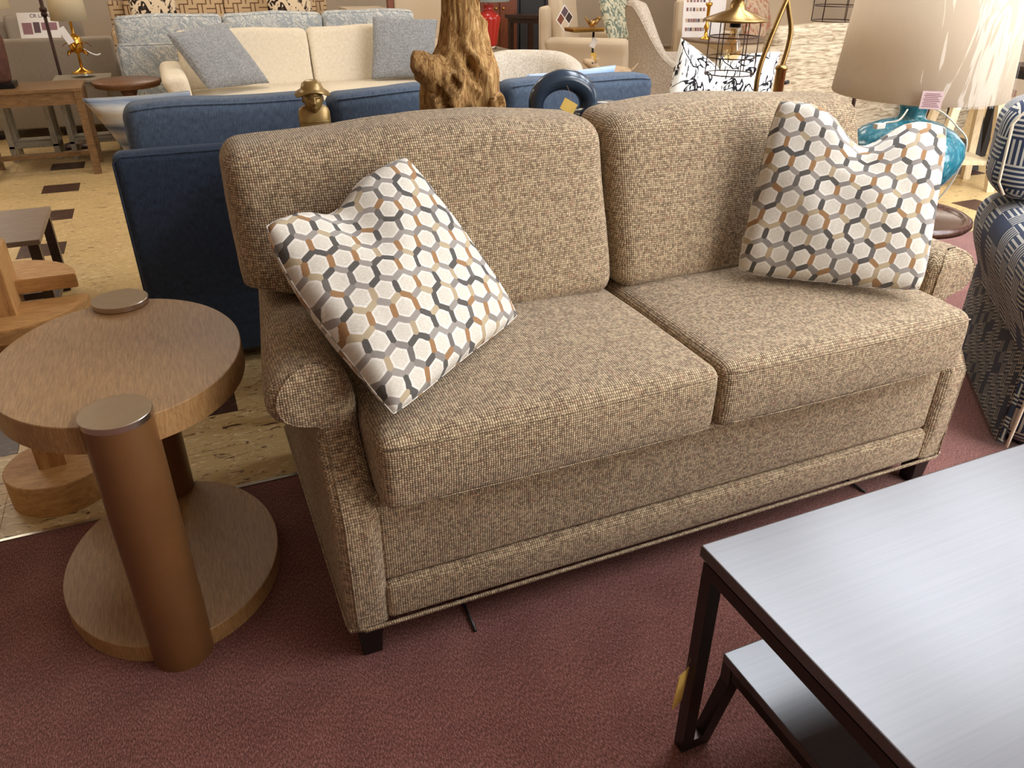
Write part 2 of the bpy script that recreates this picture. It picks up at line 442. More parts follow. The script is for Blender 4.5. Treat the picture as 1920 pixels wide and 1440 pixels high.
# ------------------------------------------------------------------ mesh helpers
def boxuv(bm):
    uvl = bm.loops.layers.uv.verify()
    bm.normal_update()
    for f in bm.faces:
        n = f.normal; ax = max(range(3), key=lambda i: abs(n[i]))
        for l in f.loops:
            c = l.vert.co
            l[uvl].uv = (c.x, c.y) if ax == 2 else ((c.y, c.z) if ax == 0 else (c.x, c.z))

def obj(name, bm, m, parent=None, smooth=True, uv=True, label=None):
    if uv: boxuv(bm)
    me = bpy.data.meshes.new(name); bm.to_mesh(me); bm.free()
    if smooth: me.polygons.foreach_set('use_smooth', [True]*len(me.polygons))
    me.materials.append(MT[m] if isinstance(m, str) else m)
    o = bpy.data.objects.new(name, me); COL.objects.link(o)
    if parent: o.parent = parent
    if label: o['label'] = label
    return o

def tag(o, label, cat, group=None):
    o['label'] = label; o['category'] = cat
    if group: o['group'] = group
    return o

def thing(name, label, cat, loc=(0, 0, 0), rz=0.0, group=None):
    o = bpy.data.objects.new(name, None); COL.objects.link(o)
    o.location = loc; o.rotation_euler = (0, 0, rz); o.empty_display_size = 0.1
    return tag(o, label, cat, group)

def struct(name, bm, m, smooth=False):
    o = obj(name, bm, m, smooth=smooth); o['kind'] = 'structure'; return o

def sharp(o, deg=35):
    """smooth shading with hard edges kept where faces meet at an angle"""
    me = o.data
    bm = bmesh.new(); bm.from_mesh(me)
    for e in bm.edges:
        if len(e.link_faces) == 2 and e.calc_face_angle(0) > math.radians(deg): e.smooth = False
    bm.to_mesh(me); bm.free()
    return o

def add_box(bm, lo, hi, bev=0.0, rot=None):
    lo = Vector(lo); hi = Vector(hi)
    r = bmesh.ops.create_cube(bm, size=1.0)
    vs = r['verts']
    sz = hi-lo; c = (hi+lo)/2
    for v in vs: v.co = Vector((v.co.x*sz.x, v.co.y*sz.y, v.co.z*sz.z))
    if bev > 0:
        es = list({e for v in vs for e in v.link_edges})
        rb = bmesh.ops.bevel(bm, geom=es, offset=bev, segments=2, affect='EDGES', profile=0.7)
        vs = list({v for f in rb['faces'] for v in f.verts} | {v for v in vs if v.is_valid})
    for v in vs:
        if rot: v.co = rot @ v.co
        v.co += c
    return vs

def box(lo, hi, bev=0.0, rot=None):
    bm = bmesh.new(); add_box(bm, lo, hi, bev, rot); return bm

def lathe(prof, seg=40, sx=1.0, sy=1.0, bm=None, c=(0, 0, 0)):
    bm = bm or bmesh.new()
    rings = []
    for r, z in prof:
        if r < 1e-6: rings.append([bm.verts.new((c[0], c[1], c[2]+z))])
        else: rings.append([bm.verts.new((c[0]+r*sx*math.cos(2*PI*i/seg), c[1]+r*sy*math.sin(2*PI*i/seg), c[2]+z)) for i in range(seg)])
    for a, b in zip(rings, rings[1:]):
        for i in range(seg):
            j = (i+1) % seg
            if len(a) == 1 and len(b) == 1: continue
            if len(a) == 1: bm.faces.new((a[0], b[j], b[i]))
            elif len(b) == 1: bm.faces.new((a[i], a[j], b[0]))
            else: bm.faces.new((a[i], a[j], b[j], b[i]))
    bmesh.ops.recalc_face_normals(bm, faces=bm.faces)
    return bm

def tube(pts, r, seg=8, bm=None, closed=False, cap=True):
    bm = bm or bmesh.new()
    P = [Vector(p) for p in pts]; n = len(P)
    R = r if isinstance(r, (list, tuple)) else [r]*n
    rings = []; ref = None
    for i in range(n):
        t = (P[(i+1) % n]-P[i-1]) if closed else (P[min(i+1, n-1)]-P[max(i-1, 0)])
        t.normalize()
        if ref is None: ref = t.orthogonal().normalized()
        u = (ref - t*ref.dot(t))
        u = u.normalized() if u.length > 1e-6 else t.orthogonal().normalized()
        ref = u; w = t.cross(u)
        rings.append([bm.verts.new(P[i]+(u*math.cos(2*PI*k/seg)+w*math.sin(2*PI*k/seg))*R[i]) for k in range(seg)])
    pairs = list(zip(rings, rings[1:]))+([(rings[-1], rings[0])] if closed else [])
    for a, b in pairs:
        for k in range(seg):
            j = (k+1) % seg
            bm.faces.new((a[k], a[j], b[j], b[k]))
    if cap and not closed:
        bm.faces.new(rings[0][::-1]); bm.faces.new(rings[-1])
    bmesh.ops.recalc_face_normals(bm, faces=bm.faces)
    return bm

def smoothpts(pts, n=8):
    """Catmull-Rom through the points"""
    P = [Vector(p) for p in pts]; out = []
    for i in range(len(P)-1):
        p0, p1, p2, p3 = P[max(i-1, 0)], P[i], P[i+1], P[min(i+2, len(P)-1)]
        for k in range(n):
            t = k/n
            out.append(0.5*((2*p1)+(p2-p0)*t+(2*p0-5*p1+4*p2-p3)*t*t+(3*p1-p0-3*p2+p3)*t**3))
    out.append(P[-1]); return out

def soft_box(lo, hi, r=0.03, deform=None, m=(14, 8, 6), k=3, wr=0.0, seed=0):
    """rounded block with enough vertices to puff, lean or crease"""
    lo = Vector(lo); hi = Vector(hi); c = (lo+hi)/2; h = (hi-lo)/2
    ax = []
    for i in range(3):
        a = h[i]; rr = min(r, a*0.98)
        xs = [-a+rr*(1-math.tan(PI/4*(1-q/k))) for q in range(k)]
        inner = [-(a-rr)+2*(a-rr)*q/m[i] for q in range(m[i]+1)]
        ax.append([x for x in xs]+inner+[-x for x in reversed(xs)])
    bm = bmesh.new(); vd = {}
    N = [len(a) for a in ax]
    def vert(i, j, l):
        key = (i, j, l)
        if key not in vd:
            q = Vector((ax[0][i], ax[1][j], ax[2][l]))
            inn = Vector([max(-(h[t]-min(r, h[t]*.98)), min(h[t]-min(r, h[t]*.98), q[t])) for t in range(3)])
            v = q-inn
            if v.length > 1e-9:
                mr = max(abs(v[t]) for t in range(3))
                v = v.normalized()*mr
            p = inn+v
            u = Vector((p.x/h.x, p.y/h.y, p.z/h.z))
            p = p+c
            if deform: p = deform(p, u)
            if wr:
                nn = noise.noise(Vector((p.x*7+seed, p.y*7, p.z*7)))+0.5*noise.noise(Vector((p.x*17+seed, p.y*17, p.z*17)))
                p = p+(p-c).normalized()*nn*wr
            vd[key] = bm.verts.new(p)
        return vd[key]
    for axis in range(3):
        a, b = [(1, 2), (0, 2), (0, 1)][axis]
        for side in (0, N[axis]-1):
            for i in range(N[a]-1):
                for j in range(N[b]-1):
                    q = []
                    for di, dj in ((0, 0), (1, 0), (1, 1), (0, 1)):
                        ix = [0, 0, 0]; ix[axis] = side; ix[a] = i+di; ix[b] = j+dj
                        q.append(vert(*ix))
                    try: bm.faces.new(q)
                    except ValueError: pass
    bmesh.ops.recalc_face_normals(bm, faces=bm.faces)
    return bm

def puff(crown=0.02, front=0.012, side=0.004):
    def f(p, u):
        ex = lambda t: max(0.0, 1-t*t)
        p = p.copy()
        p.z += crown*ex(u.x)**0.6*ex(u.y)**0.6*(1 if u.z > 0 else 0.15)*max(0, abs(u.z))
        p.y += front*ex(u.x)**0.5*ex(u.z)**0.7*u.y
        p.x += side*ex(u.y)*ex(u.z)*u.x
        return p
    return f

def pillow(name, corners, thick, m, label, n=26, chop=None, wr=0.006, seed=1, group=None, pinch=0.045, fold=None, uvrot=0.0, rnd=0.02):
    """square scatter cushion from its four corners (bottom-left, bottom-right, top-right, top-left)"""
    BL, BR, TR, TL = [Vector(c) for c in corners]
    cen = (BL+BR+TR+TL)/4
    nrm = (BR-BL+TR-TL).cross(TL-BL+TR-BR).normalized()
    wid = ((BR-BL).length+(TR-TL).length)/2; hei = ((TL-BL).length+(TR-BR).length)/2
    bm = bmesh.new(); uvl = bm.loops.layers.uv.verify()
    base = Vector((cen.x, cen.y, min(c.z for c in (BL, BR, TR, TL))))
    def P(u, v, s):
        ck = 1-rnd*abs(u*v)**3.2
        uu = u*ck*(1-pinch*(1-v*v)); vv = v*ck*(1-pinch*(1-u*u))
        if chop:
            cu, cw, dep = chop
            g = math.exp(-((u-cu)/cw)**2)
            vv -= dep*g*max(0.0, (v+0.2)/1.2)**2
        a, b = (uu+1)/2, (vv+1)/2
        p = BL*(1-a)*(1-b)+BR*a*(1-b)+TR*a*b+TL*(1-a)*b
        e = max(0.0, (1-u*u)*(1-v*v))**0.36
        t = thick*e
        if chop:
            t *= 1-0.55*math.exp(-((u-chop[0])/(chop[1]*0.8))**2)*max(0.0, v)**1.2
        if fold: p = fold(p, u, v, nrm)
        w = noise.noise(Vector((u*2.3+seed*9, v*2.3, s*3)))*wr*2+noise.noise(Vector((u*6+seed*5, v*6, s*7)))*wr
        return p+nrm*(t*s+w*e*0.9)-base
    grid = {}
    for s in (1, -1):
        for i in range(n+1):
            for j in range(n+1):
                u = math.sin((2*i/n-1)*PI/2); v = math.sin((2*j/n-1)*PI/2)
                u = 0.5*u+0.5*(2*i/n-1); v = 0.5*v+0.5*(2*j/n-1)
                edge = i in (0, n) or j in (0, n)
                if edge and s == -1: grid[s, i, j] = grid[1, i, j]; continue
                grid[s, i, j] = (bm.verts.new(P(u, v, s)), u, v)
        for i in range(n):
            for j in range(n):
                q = [grid[s, i, j], grid[s, i+1, j], grid[s, i+1, j+1], grid[s, i, j+1]]
                if s == -1: q = q[::-1]
                f = bm.faces.new([x[0] for x in q])
                ca, sa = math.cos(uvrot), math.sin(uvrot)
                for l, x in zip(f.loops, q):
                    a, b = x[1]*wid/2, x[2]*hei/2
                    l[uvl].uv = (a*ca-b*sa+s*0.013, a*sa+b*ca)
    rim = [grid[1, i, 0][0].co.copy() for i in range(n)]+[grid[1, n, j][0].co.copy() for j in range(n)]+[grid[1, n-i, n][0].co.copy() for i in range(n)]+[grid[1, 0, n-j][0].co.copy() for j in range(n)]
    t = thing(name, label, 'pillow', base, 0, group)
    obj('cover', bm, m, t, uv=False)
    obj('seam', tube(rim, 0.0016, 6, closed=True), m, t)
    return t

def slab(poly, z0, z1, bm=None, bev=0.0):
    bm = bm or bmesh.new()
    a = [bm.verts.new((x, y, z0)) for x, y in poly]; b = [bm.verts.new((x, y, z1)) for x, y in poly]
    n = len(poly)
    ft = bm.faces.new(b); bm.faces.new(a[::-1])
    for i in range(n):
        j = (i+1) % n
        bm.faces.new((a[i], a[j], b[j], b[i]))
    bmesh.ops.recalc_face_normals(bm, faces=bm.faces)
    if bev:
        es = [e for e in bm.edges if abs(e.verts[0].co.z-e.verts[1].co.z) < 1e-6]
        bmesh.ops.bevel(bm, geom=es, offset=bev, segments=2, affect='EDGES')
    return bm

def hang_tag(name, label, p0, p1, w, h, m='yellow', tilt=0.0, rz=0.0, cat='tag'):
    """paper tag on a loop of string; p0 = tie point, p1 = top of card"""
    t = thing(name, label, cat, p1, rz)
    rot = Matrix.Rotation(tilt, 3, 'Y')
    b = box((-w/2, -0.0008, -h), (w/2, 0.0008, 0), 0.0, None)
    for v in b.verts: v.co = rot @ v.co
    obj('card', b, m, t, False)
    q = Matrix.Rotation(-rz, 3, 'Z') @ (Vector(p0)-Vector(p1))
    obj('string', tube([(0, 0, -0.006), q*0.5+Vector((0.004, 0, 0)), q], 0.0009, 5), 'string', t)
    return t

# ================================================================== the setting
TS = 0.231; TX0 = -0.819; TY0 = 4.978; EDGE = 0.81
XL, XR, YF, YB, ZC = -4.0, 8.5, -3.7, 11.5, 3.0

def m_floor():
    g = G('vinyl_tile_floor', 0.35, 0, 0.4)
    x, y, z = g.sep(g.co('Object'))
    ix = g.math('FLOOR', g.math('DIVIDE', g.math('SUBTRACT', x, TX0-TS), TS))
    iy = g.math('FLOOR', g.math('DIVIDE', g.math('SUBTRACT', y, TY0-TS), TS))
    dx = g.math('LESS_THAN', g.math('FLOORED_MODULO', ix, 3), 0.5)
    dy = g.math('LESS_THAN', g.math('FLOORED_MODULO', iy, 3), 0.5)
    dark = g.math('MULTIPLY', dx, dy)
    v = g.co('Object')
    a = g.noise(g.map(v, (7, 30, 1)), 2.2, 3, 0.6, 1.2)
    c = g.mix(g.white(g.xyz(ix, iy)), srgb(196, 166, 114), srgb(206, 176, 122))
    c = g.mix(g.step(a, 0.615, 0.64), c, srgb(92, 62, 40))
    return g.color(g.mix(dark, c, srgb(70, 46, 36)))
floor = struct('floor', box((XL, YF, -0.10), (XR, YB, -0.0012)), m_floor())

tile_bm = box((-TS/2+0.0006, -TS/2+0.0006, -0.004), (TS/2-0.0006, TS/2-0.0006, 0), 0.0012)
tile_a = obj('tile', tile_bm, 'tile', floor, False)
tile_d_me = tile_a.data.copy(); tile_d_me.materials.clear(); tile_d_me.materials.append(MT['tile_dark'])
first = True
for ix in range(-4, 5):
    for iy in range(-18+1, 12):
        dark = ix % 3 == 0 and iy % 3 == 0
        if first and not dark: o = tile_a; first = False
        else:
            o = tile_a.copy(); COL.objects.link(o)
            if dark: o.data = tile_d_me
        o.location = (TX0-TS/2+ix*TS, TY0-TS/2+iy*TS, 0)
        o.parent = floor

struct('floor_carpet', slab([(XL, YF), (XR, YF), (XR, 1.72), (1.97, 1.72), (1.97, EDGE), (XL, EDGE)], -0.0011, 0.0), 'carpet')
def strip_bm():
    bm = bmesh.new()
    pts = [(XL, EDGE), (1.97, EDGE), (1.97, 1.72), (XR, 1.72)]
    for (a, b), (c, d) in zip(pts, pts[1:]):
        w = 0.006
        add_box(bm, (min(a, c)-w, min(b, d)-w, -0.0005), (max(a, c)+w, max(b, d)+w, 0.0035), 0.001)
    return bm
struct('trim_1', strip_bm(), 'strip')

struct('ceiling', box((XL, YF, ZC), (XR, YB, ZC+0.1)), 'ceil')
struct('wall_left', box((XL-0.1, YF, 0), (XL, YB, ZC)), 'wall')
struct('wall_back', box((XL, YB, 0), (XR, YB+0.1, ZC)), 'wall')
def wall_hole(axis, at, lo, hi, o0, o1, z0, z1):
    bm = bmesh.new(); t = 0.1
    for a, b, c, d in ((lo, o0, 0, ZC), (o1, hi, 0, ZC), (o0, o1, 0, z0), (o0, o1, z1, ZC)):
        if axis == 'y': add_box(bm, (a, at-t, c), (b, at, d))
        else: add_box(bm, (at, a, c), (at+t, b, d))
    return bm
struct('wall_front', wall_hole('y', YF, XL, XR, 2.3, 6.9, 0.4, 2.7), 'wall')
struct('wall_right', wall_hole('x', XR, YF, YB, -1.4, 3.8, 0.4, 2.7), 'wall')
def window(name, axis, at, a0, a1, z0, z1, n):
    t = bpy.data.objects.new(name, None); COL.objects.link(t); t['kind'] = 'structure'
    bm = bmesh.new(); w = 0.05
    def bx(p0, p1, q0, q1):
        if axis == 'y': add_box(bm, (p0, at-0.08, q0), (p1, at-0.02, q1))
        else: add_box(bm, (at+0.02, p0, q0), (at+0.08, p1, q1))
    bx(a0, a1, z0, z0+w); bx(a0, a1, z1-w, z1)
    for i in range(n+1):
        p = a0+(a1-a0-w)*i/n; bx(p, p+w, z0, z1)
    obj('window_frame', bm, 'frame', t, False)
    for i in range(n):
        p = a0+(a1-a0-w)*i/n+w; q = a0+(a1-a0-w)*(i+1)/n
        b = box((p, at-0.053, z0+w), (q, at-0.047, z1-w)) if axis == 'y' else box((at+0.047, p, z0+w), (at+0.053, q, z1-w))
        obj('pane', b, 'glass', t, False)
window('window_1', 'y', YF, 2.3, 6.9, 0.4, 2.7, 3)
window('window_2', 'x', XR, -1.4, 3.8, 0.4, 2.7, 4)

def troffer(x, y, warm, label):
    t = thing('ceiling_light', label, 'ceiling light', (x, y, ZC), 0, 'fluorescent ceiling fixtures')
    bm = bmesh.new(); a, b = 0.36, 0.9
    for lo, hi in (((-a, -b, -0.06), (-a+0.04, b, 0)), ((a-0.04, -b, -0.06), (a, b, 0)), ((-a, -b, -0.06), (a, -b+0.04, 0)), ((-a, b-0.04, -0.06), (a, b, 0))):
        add_box(bm, lo, hi)
    obj('frame', bm, 'white_paint', t, False)
    obj('diffuser', box((-a+0.04, -b+0.04, -0.05), (a-0.04, b-0.04, -0.045)), 'tube_warm' if warm else 'tube_cool', t, False)
for x in (-2.3, 0.4, 3.1, 5.8):
    for y in (4.3, 7.7):
        troffer(x, y, True, 'warm fluorescent ceiling panel, %s from the left wall, %s row' % ({-2.3: 'first', 0.4: 'second', 3.1: 'third', 5.8: 'fourth'}[x], 'middle' if y < 5 else 'rearmost'))
for x in (2.3, 3.4, 4.5):
    for y in (0.9, -1.4):
        troffer(x, y, False, 'cool white fluorescent ceiling panel, %s of three, in the row %s' % ({2.3: 'leftmost', 3.4: 'middle', 4.5: 'rightmost'}[x], 'above the tan sofa' if y > 0 else 'nearest the front window'))

# ================================================================== tan sofa
SW = 1.81; SD = 0.95
def build_tan_sofa():
    t = thing('sofa', 'tan tweed two-seat sofa with rolled arms and dark feet on maroon carpet', 'sofa')
    RB, RS, RC = 0.104, 0.214, 0.43
    # arm lofted from horizontal sections
    rows = [(.104, 0, .092), (.108, -.002, .092), (.2, -.003, .093), (.3, -.003, .093), (.40, -.003, .093), (.46, -.002, .093), (.51, 0, .093), (.545, 0, .093),
            (.566, -.001, .093), (.578, -.012, .093), (.585, -.040, .093), (.592, -.060, .093), (.604, -.076, .093), (.622, -.086, .092), (.643, -.088, .090),
            (.663, -.084, .086), (.680, -.073, .079), (.694, -.056, .068), (.704, -.034, .052), (.709, -.012, .032), (.7105, .004, .016)]
    def yfront(z):
        q = max(0.0, min(1.0, (z-0.40)/0.17)); q = q*q*(3-2*q)
        return 0.0+0.125*q
    def arm(mirror):
        bm = bmesh.new(); rings = []
        for z, xo, xi in rows:
            yf = yfront(z); yb = 0.93
            hw = (xi-xo)/2; cx = (xi+xo)/2
            r = min(0.022, hw*0.95)
            top = max(0.0, (z-0.66)/0.05)
            yf2 = yf+0.03*min(1, top)**2
            pts = []
            for (sx, sy, a0) in ((1, -1, -90), (1, 1, 0), (-1, 1, 90), (-1, -1, 180)):
                ccx = cx+sx*(hw-r); ccy = (yf2+r) if sy < 0 else (yb-r)
                for q in range(5):
                    a = math.radians(a0+q*22.5)
                    pts.append((ccx+r*math.cos(a), ccy+r*math.sin(a)))
            # subdivide the long sides and the front
            out = []
            n = len(pts)
            for i in range(n):
                p, q = pts[i], pts[(i+1) % n]
                out.append(p)
                if i % 5 == 4:
                    k = 14 if i in (4, 14) else 4
                    for s in range(1, k): out.append((p[0]+(q[0]-p[0])*s/k, p[1]+(q[1]-p[1])*s/k))
            vs = []
            for x, y in out:
                if x < 0: x *= 1-0.80*min(1.0, max(0.0, (y-yf2-.05)/.62))
                if z > 0.15 and y < yf2+0.001: y -= 0.006
                vs.append(bm.verts.new((SW-x if mirror else x, y, z)))
            rings.append(vs)
        for a, b in zip(rings, rings[1:]):
            for i in range(len(a)):
                j = (i+1) % len(a); bm.faces.new((a[i], a[j], b[j], b[i]))
        bm.faces.new(rings[-1]); bm.faces.new(rings[0][::-1])
        bmesh.ops.recalc_face_normals(bm, faces=bm.faces)
        return bm
    for mir in (False, True):
        a = obj('arm', arm(mir), 'tan', t)
        fx = (lambda x: SW-x) if mir else (lambda x: x)
        pts = []
        for z, xo, xi in rows[1:]: pts.append((fx(xo+0.020), yfront(z)-0.0052+0.03*min(1, max(0, (z-.66)/.05))**2, z))
        for z, xo, xi in reversed(rows[8:]): pts.append((fx(xi-0.020), yfront(z)-0.0052+0.03*min(1, max(0, (z-.66)/.05))**2, z))
        obj('piping', tube(pts, 0.0022, 6), 'tan', a)
    a = 0.094
    obj('front_rail', soft_box((a-.01, 0.0, RB), (SW-a+.01, 0.10, RS-.002), 0.02, puff(0, 0.010, 0), (30, 2, 4)), 'tan', t)
    obj('front_panel', soft_box((a-.01, 0.012, RS-.004), (SW-a+.01, 0.10, RC+.02), 0.018, puff(0, 0.004, 0), (30, 2, 6)), 'tan', t)
    obj('seat_deck', box((a, 0.05, RB+.01), (SW-a, 0.9, RC-.005)), 'tan', t, False)
    obj('back_frame', soft_box((0.0, 0.80, RB), (SW, SD, 0.86), 0.03, None, (20, 2, 10)), 'tan', t)
    welt = [(-.002, .93, RB+.002), (-.002, .03, RB+.002), (.0, .004, RB+.002), (.03, -.004, RB+.002)] + [(x*(SW-.06)/20+.03, -.008, RB+.002) for x in range(21)] + [(SW, .004, RB+.002), (SW+.002, .03, RB+.002), (SW+.002, .93, RB+.002)]
    obj('bottom_welt', tube(welt, 0.005, 6), 'tan', t)
    # seat cushions
    def seat(x0, x1, sd):
        base = puff(0.030, 0.016, 0.003)
        def d(p, u):
            p = base(p, u)
            return p
        c = obj('seat_cushion', soft_box((x0, -0.034, RC), (x1, 0.63, 0.602), 0.030, d, (18, 14, 5), 3, 0.0022, sd), 'tan', t)
        for zz in (0.585, 0.447):
            pts = [(x0+.012+(x1-x0-.024)*i/16, -0.032-0.016*(max(0, 1-(2*i/16-1)**2))**0.5*(0.62 if zz > .5 else .62), zz) for i in range(17)]
            obj('piping', tube(pts, 0.0020, 6), 'tan', c)
    seat(0.094, 0.903, 3); seat(0.909, 1.716, 8)
    # back cushions
    def back(x0, x1, armx, side, sd):
        zb, zt = 0.600, 1.052
        def d(p, u):
            q = p.copy()
            h = (p.z-zb)/(zt-zb)
            ex = lambda v: max(0.0, 1-v*v)
            q.y += -0.035*ex(u.x)**0.5*ex(u.z)**0.5*(1 if u.y < 0 else -0.3)*abs(u.y)
            q.y += 0.13*h
            # narrow foot between the arms
            s = max(0.0, min(1.0, (0.155-(p.z-zb))/0.05)); s = s*s*(3-2*s)
            if side < 0: q.x = q.x if p.x > armx+.12 else q.x+(armx-x0)*s*min(1, (armx+.12-p.x)/(armx+.12-x0))
            else: q.x = q.x if p.x < armx-.12 else q.x-(x1-armx)*s*min(1, (p.x-armx+.12)/(x1-armx+.12))
            # soft top edge, gently wavy, corners drop
            q.z += 0.018*ex(u.x)**0.7*max(0, u.z)-0.008*math.sin(p.x*7+sd)*max(0, u.z)
            tuck = 0.004*math.sin(p.x*46+sd)*max(0, u.z)**4*(1 if u.y < 0.3 else 0)
            q.y += tuck
            return q
        c = obj('back_cushion', soft_box((x0, 0.445, zb), (x1, 0.655, zt), 0.055, d, (20, 5, 14), 4, 0.003, sd), 'tan', t)
        pts = []
        for i in range(25):
            x = x0+.035+(x1-x0-.07)*i/24; u = 2*i/24-1
            pts.append((x, 0.459+0.128-0.013*max(0, 1-u*u)**.5, zt-0.018+0.016*max(0, 1-u*u)**.7-0.006*math.sin(x*7+sd)))
        obj('piping', tube(pts, 0.0020, 6), 'tan', c)
    back(-0.066, 0.900, 0.10, -1, 1.0); back(0.908, 1.800, SW-.10, 1, 2.6)
    # tapered feet
    for fx_, fy in ((.018, .012), (SW-.073, .012), (.018, SD-.07), (SW-.073, SD-.07)):
        bm = bmesh.new(); add_box(bm, (fx_, fy, 0), (fx_+.058, fy+.058, RB+.004), 0.002)
        cx, cy = fx_+.029, fy+.029
        for v in bm.verts:
            if v.co.z < 0.05: v.co.x = cx+(v.co.x-cx)*0.76; v.co.y = cy+(v.co.y-cy)*0.76
        obj('leg', bm, 'black_wood', t, False)
    obj('strap_and_shade_line', tube([(.30, .30, .09), (.295, .14, .012), (.293, .08, .006), (.289, -.016, .005)], 0.0042, 6), 'black_wood', t)
    obj('strap_and_shade_line', tube([(1.56, .30, .09), (1.566, .14, .012), (1.568, .09, .006), (1.575, .035, .005)], 0.0042, 6), 'black_wood', t)  # dark tube standing in for the support leg's shade on the carpet
    return t
build_tan_sofa()

def fold_left(p, u, v, n):
    # the upper left corner flops forward over a crease
    d = max(0.0, (-u-0.15))*max(0.0, v+0.15)
    return p+n*0.13*d*max(0.0, v)+Vector((-.015, 0, -0.05))*d*max(0.0, v)
pillow('throw_pillow', ((.130, -.024, .642), (.556, .326, .642), (.332, .500, 1.030), (-.060, .345, .930)), 0.075, 'hex',
       'hexagon-patterned throw pillow slumped over the arm nearest the round side table', chop=(-0.15, 0.34, 0.16), seed=3, fold=fold_left, uvrot=0.25, rnd=0.05)
pillow('throw_pillow', ((1.210, .360, .640), (1.612, .045, .634), (1.800, .250, 1.035), (1.358, .465, 1.105)), 0.078, 'hex',
       'hexagon-patterned throw pillow with chopped top against the arm nearest the teal lamp', chop=(0.04, 0.34, 0.38), seed=7, uvrot=0.1, rnd=0.085)

# ================================================================== round side table with two columns
def build_side_table():
    t = thing('side_table', 'oval brown oak side table with two thick columns and steel caps', 'table', (-.36, .507, 0))
    rx, ry = .262, .325
    sl = lambda z0, z1, b, k=1.0: lathe([(0, z0), (1-b*2, z0), (1, z0+b*.4), (1, z1-b*.3), (1-b, z1), (0, z1)], 96, rx*k, ry*k)
    sharp(obj('table_top', sl(.577, .640, .006), 'side_oak', t), 40)
    sharp(obj('base', sl(0.0, .050, .006), 'side_oak', t), 40)
    for sy in (-1, 1):
        y = .303*sy
        c = lathe([(0, 0.0), (.0665, 0.0), (.067, .002), (.067, .642), (0, .642)], 56, 1, 1, None, (0, y, 0))
        sharp(obj('column', c, 'col_brown', t), 40)
        k = lathe([(0, .642), (.0675, .642), (.0675, .6545), (.0665, .6555), (0, .6555)], 56, 1, 1, None, (0, y, 0))
        sharp(obj('metal_cap', k, 'steel', t, label='brushed steel cap'), 40)
build_side_table()

# ================================================================== coffee table
def build_coffee_table():
    L, D, H = 1.25, 0.72, 0.530
    t = thing('coffee_table', 'dark espresso coffee table with slim metal frame and lower shelf', 'table', (.557, -.449, 0))
    obj('table_top', box((0, -D, H-.024), (L, 0, H), .0025), 'espresso', t, False)
    fr = bmesh.new(); w = .027
    zt = H-.034; i = .006
    for y in (-i-w, -D+i): add_box(fr, (i, y, zt-w), (L-i, y+w, zt), .001)
    for x in (i, L-i-w): add_box(fr, (x, -D+i+w, zt-w), (x+w, -i-w, zt), .001)
    obj('top_frame', fr, 'bronze_metal', t, False)
    for x, y in ((.1, -.06), (L-.14, -.06), (.1, -D+.03), (L-.14, -D+.03)):
        obj('spacer', box((x, y, zt), (x+.03, y+.03, H-.024)), 'bronze_metal', t, False)
    for sx in (0, 1):
        for y in (-i-w, -D+i):
            X = (lambda v: L-v) if sx else (lambda v: v)
            prof = [(i, zt-w), (i, 0), (i+.066, 0), (i+.118, .150), (i+.118, .205), (i+.090, .205), (i+.090, .158), (i+.048, w), (i+w, w), (i+w, zt-w)]
            bm = bmesh.new()
            a = [bm.verts.new((X(px), y, pz)) for px, pz in prof]; b = [bm.verts.new((X(px), y+w, pz)) for px, pz in prof]
            bm.faces.new(a); bm.faces.new(b[::-1])
            for k in range(len(prof)):
                j = (k+1) % len(prof); bm.faces.new((a[k], a[j], b[j], b[k]))
            bmesh.ops.recalc_face_normals(bm, faces=bm.faces)
            bmesh.ops.triangulate(bm, faces=[f for f in bm.faces if len(f.verts) > 4])
            obj('leg', bm, 'bronze_metal', t, False)
    sf = bmesh.new()
    for x in (i+.092, L-i-.092-w): add_box(sf, (x, -D+i+w, .176), (x+w, -i-w, .203), .001)
    for y in (-i-w, -D+i): add_box(sf, (i+.119, y, .176), (L-i-.119, y+w, .203), .001)
    obj('shelf_frame', sf, 'bronze_metal', t, False)
    obj('shelf', box((i+.088, -D+i, .205), (L-i-.088, -i, .225), .002), 'espresso', t, False)
build_coffee_table()
hang_tag('price_tag', 'yellow price tag hanging on the leg of the coffee table', (.566, -.462, .262), (.545, -.472, .240), .036, .085, 'yellow', 0.12, math.radians(25))

